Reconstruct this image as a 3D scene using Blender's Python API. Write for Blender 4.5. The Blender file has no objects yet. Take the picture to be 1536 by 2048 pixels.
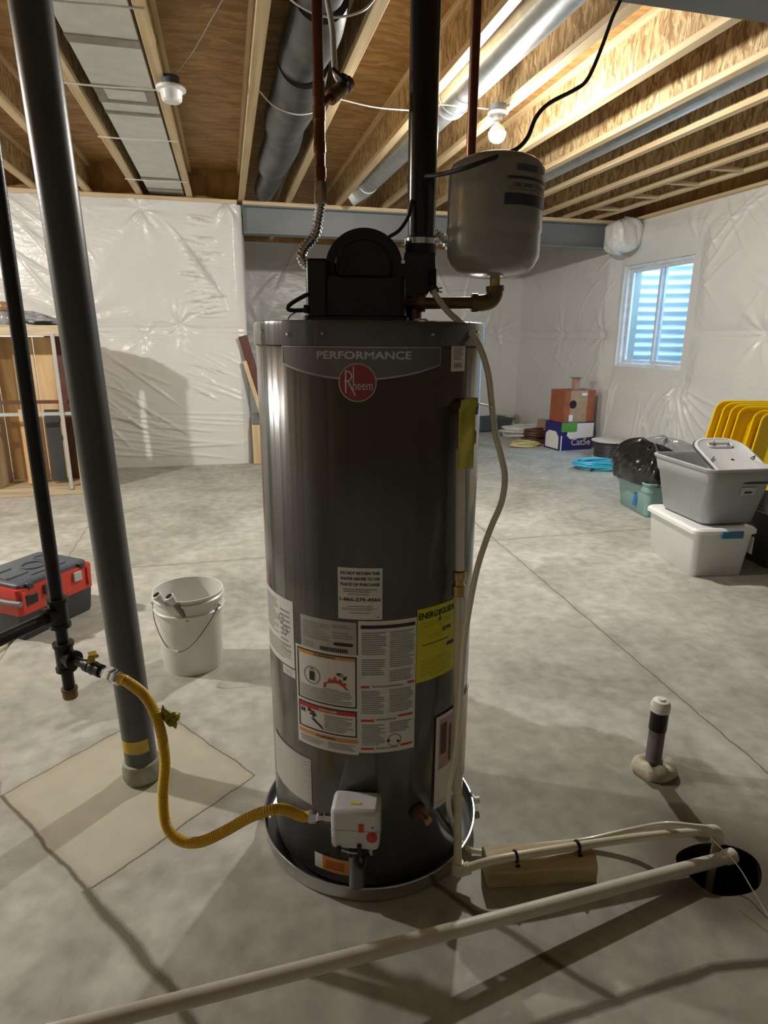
import bpy, math, random
import numpy as np
from math import sin, cos, radians, pi, hypot, sqrt, atan2, degrees
from mathutils import Vector

S = bpy.context.scene
COL = S.collection
random.seed(7); np.random.seed(7)

# ------------------------------------------------------------------ camera
F, PITCH, YAW, CH, ROLL = 1260.0, radians(15.5), radians(13.7), 1.45, radians(0.4)
cam_d = bpy.data.cameras.new('camera'); cam = bpy.data.objects.new('camera', cam_d); COL.objects.link(cam)
cam_d.sensor_fit = 'VERTICAL'; cam_d.sensor_height = 24.0; cam_d.lens = F / 2048 * 24.0
cam_d.clip_start = 0.02; cam_d.clip_end = 200
from mathutils import Matrix
cam.matrix_world = Matrix.Translation((0, 0, CH)) @ Matrix.Rotation(-YAW, 4, 'Z') @ Matrix.Rotation(pi / 2 - PITCH, 4, 'X') @ Matrix.Rotation(ROLL, 4, 'Z')
S.camera = cam

# ------------------------------------------------------------------ world / exposure
S.view_settings.view_transform = 'Standard'; S.view_settings.look = 'None'
S.view_settings.gamma = 1.0; S.view_settings.use_curve_mapping = False
S.view_settings.exposure = 1.28
BULB = 960.0          # emission strength of the ceiling bulbs
SKY = 7.0
world = bpy.data.worlds.new('world'); S.world = world; world.use_nodes = True
wn = world.node_tree.nodes; wn['Background'].inputs[0].default_value = (0.42, 0.70, 1.0, 1); wn['Background'].inputs[1].default_value = SKY

# ------------------------------------------------------------------ pixel rays of the photograph -> points in the room (metres)
def ray(x, y):
    x -= 768; y -= 1024
    x, y = x * cos(ROLL) + y * sin(ROLL), -x * sin(ROLL) + y * cos(ROLL)
    a = x / F; b = -y / F
    f = cos(PITCH) + b * sin(PITCH); u = -sin(PITCH) + b * cos(PITCH)
    return Vector((a * cos(YAW) + f * sin(YAW), -a * sin(YAW) + f * cos(YAW), u))
O = Vector((0, 0, CH))
def PZ(x, y, z=0.0):
    r = ray(x, y); return O + r * ((z - CH) / r.z)
def PY(x, y, Y):
    r = ray(x, y); return O + r * (Y / r.y)
def PX(x, y, X):
    r = ray(x, y); return O + r * (X / r.x)
def PG(x, y, g):
    r = ray(x, y); return O + r * (g / (r.x * sin(YAW) + r.y * cos(YAW)))
def at(p, z): return Vector((p[0], p[1], z))

# ------------------------------------------------------------------ materials
def nd(nt, typ, **kw):
    n = nt.nodes.new(typ)
    for k, v in kw.items():
        if k.startswith('i_'):
            n.inputs[k[2:].replace('_', ' ')].default_value = v
        else: setattr(n, k, v)
    return n
def newmat(name):
    m = bpy.data.materials.new(name); m.use_nodes = True
    nt = m.node_tree; return m, nt, nt.nodes['Principled BSDF']
def plain(name, c, rough=0.5, metal=0.0, var=0.12, scale=12.0, bump=0.0, bscale=60.0, coat=0.0, spec=0.5, emit=None, trans=0.0, sss=0.0, stretch=(1, 1, 1)):
    """colour with mottling and a fine bump"""
    m, nt, b = newmat(name); L = nt.links
    tc = nd(nt, 'ShaderNodeTexCoord'); mp = nd(nt, 'ShaderNodeMapping'); mp.inputs['Scale'].default_value = stretch
    L.new(tc.outputs['Object'], mp.inputs['Vector'])
    n = nd(nt, 'ShaderNodeTexNoise'); n.inputs['Scale'].default_value = scale; n.inputs['Detail'].default_value = 5
    L.new(mp.outputs[0], n.inputs['Vector'])
    r = nd(nt, 'ShaderNodeValToRGB'); e = r.color_ramp.elements
    e[0].position = 0.3; e[1].position = 0.72
    e[0].color = tuple(x * (1 - var) for x in c) + (1,); e[1].color = tuple(min(1, x * (1 + var)) for x in c) + (1,)
    L.new(n.outputs[0], r.inputs[0]); L.new(r.outputs[0], b.inputs['Base Color'])
    b.inputs['Roughness'].default_value = rough; b.inputs['Metallic'].default_value = metal
    b.inputs['Coat Weight'].default_value = coat; b.inputs['Specular IOR Level'].default_value = spec
    b.inputs['Transmission Weight'].default_value = trans
    if sss: b.inputs['Subsurface Weight'].default_value = sss; b.inputs['Subsurface Radius'].default_value = (.02, .02, .02)
    if bump:
        n2 = nd(nt, 'ShaderNodeTexNoise'); n2.inputs['Scale'].default_value = bscale; n2.inputs['Detail'].default_value = 4
        L.new(mp.outputs[0], n2.inputs['Vector'])
        bm = nd(nt, 'ShaderNodeBump'); bm.inputs['Strength'].default_value = bump; bm.inputs['Distance'].default_value = 0.004
        L.new(n2.outputs[0], bm.inputs['Height']); L.new(bm.outputs[0], b.inputs['Normal'])
    if emit:
        b.inputs['Emission Color'].default_value = (1.0, 0.96, 0.90, 1); b.inputs['Emission Strength'].default_value = emit
    return m

def osb(name, dark, light, sc=1.0, axis='YZ'):
    """strand board: elongated flakes in several tones"""
    m, nt, b = newmat(name); L = nt.links
    tc = nd(nt, 'ShaderNodeTexCoord')
    nz = nd(nt, 'ShaderNodeTexNoise'); nz.inputs['Scale'].default_value = 5; nz.inputs['Detail'].default_value = 2
    L.new(tc.outputs['Object'], nz.inputs['Vector'])
    add = nd(nt, 'ShaderNodeMixRGB', blend_type='ADD'); add.inputs[0].default_value = 0.16
    L.new(tc.outputs['Object'], add.inputs[1]); L.new(nz.outputs['Color'], add.inputs[2])
    outs = []
    for rot, s in ((0.45, 1.0), (-0.5, 1.35)):
        mp = nd(nt, 'ShaderNodeMapping')
        if axis == 'YZ': mp.inputs['Rotation'].default_value = (rot, 0, 0); mp.inputs['Scale'].default_value = (6 * sc, 55 * sc * s, 13 * sc * s)
        else: mp.inputs['Rotation'].default_value = (0, 0, rot); mp.inputs['Scale'].default_value = (11 * sc * s, 50 * sc * s, 6 * sc)
        L.new(add.outputs[0], mp.inputs['Vector'])
        v = nd(nt, 'ShaderNodeTexVoronoi'); v.inputs['Scale'].default_value = 1.0
        L.new(mp.outputs[0], v.inputs['Vector'])
        outs.append(v)
    mix = nd(nt, 'ShaderNodeMixRGB', blend_type='MIX'); mix.inputs[0].default_value = 0.5
    L.new(outs[0].outputs['Color'], mix.inputs[1]); L.new(outs[1].outputs['Color'], mix.inputs[2])
    bw = nd(nt, 'ShaderNodeRGBToBW'); L.new(mix.outputs[0], bw.inputs[0])
    r = nd(nt, 'ShaderNodeValToRGB'); e = r.color_ramp.elements
    e[0].position = 0.3; e[1].position = 0.72; e[0].color = dark + (1,); e[1].color = light + (1,)
    L.new(bw.outputs[0], r.inputs[0])
    n3 = nd(nt, 'ShaderNodeTexNoise'); n3.inputs['Scale'].default_value = 3; L.new(tc.outputs['Object'], n3.inputs['Vector'])
    mul = nd(nt, 'ShaderNodeMixRGB', blend_type='MULTIPLY'); mul.inputs[0].default_value = 0.35
    L.new(r.outputs[0], mul.inputs[1]); L.new(n3.outputs[0], mul.inputs[2]); L.new(mul.outputs[0], b.inputs['Base Color'])
    bm = nd(nt, 'ShaderNodeBump'); bm.inputs['Strength'].default_value = 0.35; bm.inputs['Distance'].default_value = 0.002
    L.new(bw.outputs[0], bm.inputs['Height']); L.new(bm.outputs[0], b.inputs['Normal'])
    b.inputs['Roughness'].default_value = 0.62
    return m

def wood(name, dark, light, grain=(30, 1.2, 30), rough=0.6):
    m, nt, b = newmat(name); L = nt.links
    tc = nd(nt, 'ShaderNodeTexCoord'); mp = nd(nt, 'ShaderNodeMapping'); mp.inputs['Scale'].default_value = grain
    L.new(tc.outputs['Object'], mp.inputs['Vector'])
    n = nd(nt, 'ShaderNodeTexNoise'); n.inputs['Scale'].default_value = 1.0; n.inputs['Detail'].default_value = 6; n.inputs['Distortion'].default_value = 0.6
    L.new(mp.outputs[0], n.inputs['Vector'])
    r = nd(nt, 'ShaderNodeValToRGB'); e = r.color_ramp.elements
    e[0].position = 0.32; e[1].position = 0.66; e[0].color = dark + (1,); e[1].color = light + (1,)
    L.new(n.outputs[0], r.inputs[0])
    v = nd(nt, 'ShaderNodeTexVoronoi'); v.inputs['Scale'].default_value = 2.2; L.new(tc.outputs['Object'], v.inputs['Vector'])
    kr = nd(nt, 'ShaderNodeValToRGB'); k = kr.color_ramp.elements; k[0].position = 0.02; k[1].position = 0.06; k[0].color = (.35, .22, .12, 1); k[1].color = (1, 1, 1, 1)
    L.new(v.outputs['Distance'], kr.inputs[0])
    mul = nd(nt, 'ShaderNodeMixRGB', blend_type='MULTIPLY'); mul.inputs[0].default_value = 0.8
    L.new(r.outputs[0], mul.inputs[1]); L.new(kr.outputs[0], mul.inputs[2]); L.new(mul.outputs[0], b.inputs['Base Color'])
    b.inputs['Roughness'].default_value = rough
    return m

def plastic_sheet_mat(name, c):
    m, nt, b = newmat(name); L = nt.links
    tc = nd(nt, 'ShaderNodeTexCoord')
    n = nd(nt, 'ShaderNodeTexNoise'); n.inputs['Scale'].default_value = 2.2; n.inputs['Detail'].default_value = 4
    L.new(tc.outputs['Object'], n.inputs['Vector'])
    r = nd(nt, 'ShaderNodeValToRGB'); e = r.color_ramp.elements
    e[0].position = .3; e[1].position = .7; e[0].color = tuple(x * .95 for x in c) + (1,); e[1].color = c + (1,)
    L.new(n.outputs[0], r.inputs[0]); L.new(r.outputs[0], b.inputs['Base Color'])
    b.inputs['Roughness'].default_value = 0.27; b.inputs['Specular IOR Level'].default_value = 0.65
    # fine irregular crinkle
    mp = nd(nt, 'ShaderNodeMapping'); mp.inputs['Scale'].default_value = (3.5, 3.5, 9)
    L.new(tc.outputs['Object'], mp.inputs['Vector'])
    n2 = nd(nt, 'ShaderNodeTexNoise'); n2.inputs['Scale'].default_value = 1.6; n2.inputs['Detail'].default_value = 6; n2.inputs['Distortion'].default_value = 1.2
    L.new(mp.outputs[0], n2.inputs['Vector'])
    bm = nd(nt, 'ShaderNodeBump'); bm.inputs['Strength'].default_value = 0.35; bm.inputs['Distance'].default_value = 0.02
    L.new(n2.outputs[0], bm.inputs['Height']); L.new(bm.outputs[0], b.inputs['Normal'])
    return m

def floor_mat(segs, pads):
    """concrete: mottled grey, saw cuts and cracks as dirt-filled lines, one smoother infill square"""
    m, nt, b = newmat('concrete_floor'); L = nt.links
    tc = nd(nt, 'ShaderNodeTexCoord')
    def M(op, a, c=None, d=None):
        n = nt.nodes.new('ShaderNodeMath'); n.operation = op
        for i, x in enumerate((a, c, d)):
            if x is None: continue
            if isinstance(x, (int, float)): n.inputs[i].default_value = x
            else: L.new(x, n.inputs[i])
        return n.outputs[0]
    nz = nd(nt, 'ShaderNodeTexNoise'); nz.inputs['Scale'].default_value = 9; nz.inputs['Detail'].default_value = 5
    L.new(tc.outputs['Object'], nz.inputs['Vector'])
    sp = nd(nt, 'ShaderNodeSeparateXYZ'); L.new(tc.outputs['Object'], sp.inputs[0])
    sc = nd(nt, 'ShaderNodeSeparateColor'); L.new(nz.outputs['Color'], sc.inputs[0])
    X = M('ADD', sp.outputs[0], M('MULTIPLY', M('SUBTRACT', sc.outputs[0], 0.5), 0.025))
    Y = M('ADD', sp.outputs[1], M('MULTIPLY', M('SUBTRACT', sc.outputs[1], 0.5), 0.025))
    total = None; halo = None
    for (x0, y0, x1, y1, w, dk) in segs:
        dx, dy = x1 - x0, y1 - y0; l2 = dx * dx + dy * dy
        px = M('SUBTRACT', X, x0); py = M('SUBTRACT', Y, y0)
        t = M('DIVIDE', M('ADD', M('MULTIPLY', px, dx), M('MULTIPLY', py, dy)), l2)
        n = nt.nodes.new('ShaderNodeClamp'); L.new(t, n.inputs[0]); t = n.outputs[0]
        ex = M('SUBTRACT', px, M('MULTIPLY', t, dx)); ey = M('SUBTRACT', py, M('MULTIPLY', t, dy))
        d = M('SQRT', M('ADD', M('MULTIPLY', ex, ex), M('MULTIPLY', ey, ey)))
        mr = nt.nodes.new('ShaderNodeMapRange'); L.new(d, mr.inputs[0]); mr.inputs[1].default_value = w * .4; mr.inputs[2].default_value = w * 1.3; mr.inputs[3].default_value = dk; mr.inputs[4].default_value = 0
        total = mr.outputs[0] if total is None else M('MAXIMUM', total, mr.outputs[0])
        mr2 = nt.nodes.new('ShaderNodeMapRange'); L.new(d, mr2.inputs[0]); mr2.inputs[1].default_value = w; mr2.inputs[2].default_value = .045; mr2.inputs[3].default_value = dk * .35; mr2.inputs[4].default_value = 0
        halo = mr2.outputs[0] if halo is None else M('MAXIMUM', halo, mr2.outputs[0])
    n1 = nd(nt, 'ShaderNodeTexNoise'); n1.inputs['Scale'].default_value = 1.6; n1.inputs['Detail'].default_value = 9; n1.inputs['Roughness'].default_value = .62; n1.inputs['Distortion'].default_value = .7
    L.new(tc.outputs['Object'], n1.inputs['Vector'])
    r = nd(nt, 'ShaderNodeValToRGB'); e = r.color_ramp.elements
    e[0].position = .33; e[1].position = .68; e[0].color = (.325, .322, .275, 1); e[1].color = (.545, .545, .485, 1)
    L.new(n1.outputs[0], r.inputs[0])
    n2 = nd(nt, 'ShaderNodeTexNoise'); n2.inputs['Scale'].default_value = 14; n2.inputs['Detail'].default_value = 8
    L.new(tc.outputs['Object'], n2.inputs['Vector'])
    mul = nd(nt, 'ShaderNodeMixRGB', blend_type='OVERLAY'); mul.inputs[0].default_value = .45
    L.new(r.outputs[0], mul.inputs[1]); L.new(n2.outputs[0], mul.inputs[2])
    col = mul.outputs[0]
    # infill square round the column
    cx, cy, h, ang, pc = pads
    u = M('ADD', M('MULTIPLY', M('SUBTRACT', X, cx), cos(ang)), M('MULTIPLY', M('SUBTRACT', Y, cy), sin(ang)))
    v = M('SUBTRACT', M('MULTIPLY', M('SUBTRACT', Y, cy), cos(ang)), M('MULTIPLY', M('SUBTRACT', X, cx), sin(ang)))
    inside = M('LESS_THAN', M('MAXIMUM', M('ABSOLUTE', M('DIVIDE', u, h[0])), M('ABSOLUTE', M('DIVIDE', v, h[1]))), 1.0)
    mp = nd(nt, 'ShaderNodeMixRGB', blend_type='MIX'); L.new(M('MULTIPLY', inside, .72), mp.inputs[0]); L.new(col, mp.inputs[1]); mp.inputs[2].default_value = pc + (1,)
    col = mp.outputs[0]
    def SS(v, a, b_, lo, hi):
        n = nt.nodes.new('ShaderNodeMapRange'); n.interpolation_type = 'SMOOTHSTEP'; L.new(v, n.inputs[0])
        for i_, x_ in enumerate((a, b_, lo, hi)): n.inputs[i_ + 1].default_value = x_
        return n.outputs[0]
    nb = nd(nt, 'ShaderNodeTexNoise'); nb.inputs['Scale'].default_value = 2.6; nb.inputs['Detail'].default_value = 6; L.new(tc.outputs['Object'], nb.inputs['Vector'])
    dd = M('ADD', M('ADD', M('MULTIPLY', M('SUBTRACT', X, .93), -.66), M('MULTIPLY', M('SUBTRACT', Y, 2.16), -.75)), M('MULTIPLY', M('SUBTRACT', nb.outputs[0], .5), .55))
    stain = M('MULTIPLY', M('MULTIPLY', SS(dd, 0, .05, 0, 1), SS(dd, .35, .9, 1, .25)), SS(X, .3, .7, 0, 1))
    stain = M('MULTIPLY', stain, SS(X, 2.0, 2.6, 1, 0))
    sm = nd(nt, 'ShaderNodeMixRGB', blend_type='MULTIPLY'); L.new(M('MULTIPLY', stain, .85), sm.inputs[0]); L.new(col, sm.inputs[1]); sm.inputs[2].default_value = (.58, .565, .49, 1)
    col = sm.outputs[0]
    ex = M('SUBTRACT', X, PITC.x); ey = M('SUBTRACT', Y, PITC.y)
    dp = M('ADD', M('SQRT', M('ADD', M('MULTIPLY', ex, ex), M('MULTIPLY', ey, ey))), M('MULTIPLY', M('SUBTRACT', nb.outputs[0], .5), .16))
    pm = nd(nt, 'ShaderNodeMixRGB', blend_type='MIX'); L.new(SS(dp, .12, .27, .9, 0), pm.inputs[0]); L.new(col, pm.inputs[1]); pm.inputs[2].default_value = (.13, .095, .065, 1)
    col = pm.outputs[0]
    hm = nd(nt, 'ShaderNodeMixRGB', blend_type='MIX'); L.new(halo, hm.inputs[0]); L.new(col, hm.inputs[1]); hm.inputs[2].default_value = (.30, .25, .18, 1)
    jm = nd(nt, 'ShaderNodeMixRGB', blend_type='MIX'); L.new(total, jm.inputs[0]); L.new(hm.outputs[0], jm.inputs[1]); jm.inputs[2].default_value = (.10, .08, .055, 1)
    L.new(jm.outputs[0], b.inputs['Base Color'])
    b.inputs['Roughness'].default_value = .62; b.inputs['Specular IOR Level'].default_value = .35
    hgt = M('SUBTRACT', M('MULTIPLY', n2.outputs[0], .25), total)
    bm = nd(nt, 'ShaderNodeBump'); bm.inputs['Strength'].default_value = .35; bm.inputs['Distance'].default_value = .004
    L.new(hgt, bm.inputs['Height']); L.new(bm.outputs[0], b.inputs['Normal'])
    return m

M = {}
M['osb_web'] = osb('osb_web', (.33, .19, .07), (.84, .64, .34), 1.0)
M['subfloor'] = osb('osb_subfloor', (.38, .20, .06), (.60, .355, .13), .55, 'XY')
M['lumber'] = wood('lumber', (.56, .40, .21), (.76, .60, .37))
M['lumber_x'] = wood('lumber_x', (.54, .39, .21), (.74, .58, .36), (1.2, 30, 30))
M['lumber_z'] = wood('lumber_z', (.55, .40, .22), (.76, .59, .36), (30, 30, 1.2))
M['oldwood'] = wood('weathered_wood', (.36, .27, .16), (.56, .45, .29), (30, 30, 2))
M['oldwood_x'] = wood('weathered_wood_x', (.38, .30, .18), (.58, .48, .33), (2, 30, 30))
M['block'] = wood('block_wood', (.36, .27, .13), (.55, .44, .25), (3, 30, 30))
M['board'] = wood('pine_board', (.55, .34, .15), (.80, .58, .32), (8, 8, 1.2))
M['plastic_a'] = plastic_sheet_mat('white_sheeting', (.80, .80, .775))
M['steel_grey'] = plain('grey_painted_steel', (.17, .185, .19), .45, 0, .1, 3)
M['column'] = plain('column_grey_paint', (.065, .075, .073), .38, 0, .12, 6, .08, 80, coat=.2)
M['iron'] = plain('black_iron', (.022, .022, .023), .38, .3, .2, 20, .15, 120)
M['black'] = plain('black_plastic', (.006, .006, .0065), .33, 0, .1, 10)
M['blackgloss'] = plain('black_pipe', (.010, .010, .013), .16, 0, .1, 10)
M['rubber'] = plain('black_rubber', (.018, .018, .02), .5, 0, .1, 10)
M['galv'] = plain('galvanized_sheet', (.62, .66, .68), .30, .85, .14, 14)
M['foil'] = plain('duct_foil', (.66, .69, .67), .45, .35, .08, 9, .15, 20)
M['mastic'] = plain('grey_mastic', (.30, .29, .25), .7, 0, .15, 12, .3, 50)
M['darkduct'] = plain('dark_duct_wrap', (.065, .068, .065), .45, .35, .45, 7, .5, 14)
M['wirew'] = plain('pale_wire', (.72, .70, .66), .4, .2)
M['copper'] = plain('tarnished_copper', (.20, .085, .055), .32, .85, .25, 30)
M['brass'] = plain('brass', (.50, .36, .16), .35, .85, .25, 30)
M['brassdark'] = plain('weathered_bronze', (.20, .13, .06), .42, .7, .3, 30)
M['chrome'] = plain('stainless_steel', (.70, .70, .70), .18, 1, .08, 20)
M['whiteplas'] = plain('white_plastic', (.80, .80, .78), .35, 0, .04, 10)
M['porcelain'] = plain('white_porcelain', (.82, .82, .80), .2, 0, .03, 10)
M['bulb'] = plain('lit_bulb', (1, 1, .95), .5, emit=BULB)
M['bulb_dim'] = plain('lit_bulb_dim', (1, 1, .95), .5, emit=BULB * .22)
M['bulb_bright'] = plain('lit_bulb_bright', (1, 1, .95), .5, emit=BULB * 1.6)
M['cpvc'] = plain('cream_pipe', (.72, .67, .50), .35, 0, .08, 12)
M['pvc'] = plain('dusty_white_pipe', (.68, .65, .56), .45, 0, .1, 8)
M['vinyl'] = plain('clear_vinyl_tube', (.78, .75, .62), .2, 0, .08, 12, coat=.4)
M['yellow_hose'] = plain('yellow_coated_steel', (.72, .45, .02), .35, 0, .08, 20)
M['yellow'] = plain('yellow_plastic', (1.0, .70, .003), .35, 0, .05, 8)
M['yellowdirty'] = plain('worn_yellow_paint', (.62, .42, .05), .4, 0, .2, 20)
M['tagyellow'] = plain('yellow_film_tag', (.50, .46, .05), .35, 0, .12, 12)
M['white_label'] = plain('white_label', (.80, .80, .77), .45, 0, .03, 12)
M['grey_label'] = plain('silver_label', (.50, .50, .48), .4, .2, .05, 12)
M['energy'] = plain('yellow_label', (.74, .70, .02), .45, 0, .04, 12)
M['ink'] = plain('black_ink', (.03, .03, .03), .5)
M['finegrey'] = plain('fine_print_grey', (.33, .33, .32), .5)
M['red'] = plain('red_ink', (.62, .05, .03), .45)
M['orange'] = plain('orange_ink', (.80, .33, .06), .45)
M['darkred'] = plain('dark_red_enamel', (.33, .012, .03), .28, coat=.5)
M['pink'] = plain('red_printed_sheet', (.55, .36, .32), .3, 0, .25, 14)
M['silvertext'] = plain('silver_lettering', (.62, .62, .60), .3, .6)
M['panel'] = plain('grey_metallic_badge', (.17, .17, .165), .32, .4, .05, 20)
M['panelrim'] = plain('silver_badge_rim', (.45, .45, .44), .28, .7)
M['valve'] = plain('pale_grey_valve', (.66, .67, .68), .4, 0, .03, 12)
M['alu'] = plain('aluminium_pan', (.60, .61, .62), .27, .95, .08, 8)
M['tank'] = plain('beige_tank_enamel', (.31, .31, .275), .22, 0, .04, 6, coat=.3)
M['darkprint'] = plain('dark_blue_grey_print', (.035, .042, .065), .4)
M['tankprint'] = plain('grey_print', (.09, .09, .09), .4)
M['bucket'] = plain('white_bucket', (.78, .78, .74), .35, 0, .05, 8)
M['greybin'] = plain('grey_tote_plastic', (.36, .375, .38), .4, 0, .05, 8)
M['darkbin'] = plain('dark_tote_plastic', (.05, .052, .055), .4, 0, .1, 8)
M['teal'] = plain('teal_tote_plastic', (.24, .40, .40), .4, 0, .06, 8)
M['frost'] = plain('frosted_bin_plastic', (.66, .68, .67), .32, 0, .04, 5)
M['lidwhite'] = plain('white_lid', (.84, .85, .84), .35, 0, .03, 6)
M['lidgrey'] = plain('pale_lid', (.58, .59, .59), .4, 0, .03, 6)
M['bluetape'] = plain('blue_painters_tape', (.03, .16, .50), .6)
M['bluelatch'] = plain('blue_latch', (.03, .15, .32), .35)
M['bag'] = plain('black_bag_film', (.012, .012, .013), .16, 0, .1, 6, .6, 16, coat=.6)
M['clearbag'] = plain('smoky_clear_film', (.26, .27, .28), .18, 0, .25, 9, .7, 18, coat=.5)
M['cardboard'] = plain('cardboard', (.42, .27, .17), .7, 0, .08, 14)
M['cardred'] = plain('red_brown_cardboard', (.33, .10, .045), .65, 0, .15, 10)
M['navy'] = plain('navy_print', (.02, .02, .16), .5)
M['green'] = plain('green_tape', (.09, .33, .06), .5)
M['cyan'] = plain('blue_cable_jacket', (.05, .48, .72), .35, 0, .08, 10)
M['romex'] = plain('yellow_cable_jacket', (.68, .62, .30), .45, 0, .12, 10)
M['romexw'] = plain('white_cable_jacket', (.66, .66, .60), .45, 0, .12, 10)
M['brown'] = plain('brown_cable', (.12, .045, .03), .45, 0, .2, 14)
M['spoolw'] = plain('pale_spool_flange', (.72, .66, .56), .5, 0, .05, 10)
M['copperwire'] = plain('copper_coloured_cable', (.45, .25, .20), .45, 0, .1, 30)
M['redbox'] = plain('red_toolbox_plastic', (.62, .05, .03), .38, 0, .06, 10)
M['charcoal'] = plain('charcoal_plastic', (.045, .05, .055), .45, 0, .1, 10)
M['slate'] = plain('slate_plastic', (.085, .105, .125), .42, 0, .08, 10)
M['foam'] = plain('dirty_sealant', (.50, .45, .33), .6, 0, .25, 25, .6, 40)
M['dirtpipe'] = plain('dirty_dark_pvc', (.16, .14, .15), .5, 0, .35, 18)
M['capwhite'] = plain('white_threaded_cap', (.80, .79, .75), .45, 0, .06, 20)
M['mud'] = plain('wet_gravel', (.02, .017, .015), .5, 0, .4, 20, .8, 30)
M['collarw'] = plain('concrete_collar', (.36, .36, .28), .6, 0, .2, 20, .3, 40)
M['string'] = plain('cotton_string', (.70, .68, .60), .7)
M['vinylwin'] = plain('white_window_vinyl', (.78, .80, .82), .35)
M['well'] = plain('galvanized_well', (.60, .68, .74), .5, .2, .06, 4)
M['foundation'] = plain('poured_concrete', (.33, .32, .29), .8, 0, .12, 3, .2, 20)
M['junk'] = plain('grey_plastic_wrap', (.30, .31, .33), .35, 0, .4, 20, .5, 30)
M['junkbrown'] = plain('brown_glazed', (.30, .17, .08), .3, 0, .4, 18)

def body_mat():
    m, nt, b = newmat('charcoal_enamel_jacket'); L = nt.links
    b.inputs['Base Color'].default_value = (.105, .107, .104, 1); b.inputs['Metallic'].default_value = .25
    b.inputs['Roughness'].default_value = .22; b.inputs['Coat Weight'].default_value = .35; b.inputs['Coat Roughness'].default_value = .18
    tc = nd(nt, 'ShaderNodeTexCoord'); mp = nd(nt, 'ShaderNodeMapping'); mp.inputs['Scale'].default_value = (16, 16, .35)
    L.new(tc.outputs['Object'], mp.inputs['Vector'])
    n = nd(nt, 'ShaderNodeTexNoise'); n.inputs['Scale'].default_value = 1.2; n.inputs['Detail'].default_value = 2; L.new(mp.outputs[0], n.inputs['Vector'])
    bm = nd(nt, 'ShaderNodeBump'); bm.inputs['Strength'].default_value = .4; bm.inputs['Distance'].default_value = .012
    L.new(n.outputs[0], bm.inputs['Height']); L.new(bm.outputs[0], b.inputs['Normal'])
    return m
M['jacket'] = body_mat()
def glass_mat():
    m, nt, b = newmat('window_glass'); L = nt.links
    out = nt.nodes['Material Output']; nt.nodes.remove(b)
    t = nd(nt, 'ShaderNodeBsdfTransparent'); t.inputs[0].default_value = (.93, .97, .98, 1)
    g = nd(nt, 'ShaderNodeBsdfGlossy'); g.inputs['Roughness'].default_value = .02
    mx = nd(nt, 'ShaderNodeMixShader'); mx.inputs[0].default_value = .07; L.new(t.outputs[0], mx.inputs[1]); L.new(g.outputs[0], mx.inputs[2]); L.new(mx.outputs[0], out.inputs[0])
    return m
M['glass'] = glass_mat()

# ------------------------------------------------------------------ mesh helpers
def catmull(pts, n=8):
    pts = [Vector(p) for p in pts]
    if len(pts) < 3: return pts
    P = [2 * pts[0] - pts[1]] + pts + [2 * pts[-1] - pts[-2]]
    out = []
    for i in range(1, len(P) - 2):
        p0, p1, p2, p3 = P[i - 1:i + 3]
        for k in range(n):
            t = k / n
            out.append(.5 * ((2 * p1) + (p2 - p0) * t + (2 * p0 - 5 * p1 + 4 * p2 - p3) * t * t + (3 * p1 - p0 - 3 * p2 + p3) * t ** 3))
    out.append(pts[-1]); return out
def resample(pts, step):
    out = [pts[0]]; acc = 0
    for a, b in zip(pts, pts[1:]):
        l = (b - a).length; d = step - acc
        while d <= l:
            out.append(a.lerp(b, d / l)); d += step
        acc = (acc + l) % step
    out.append(pts[-1]); return out

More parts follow.
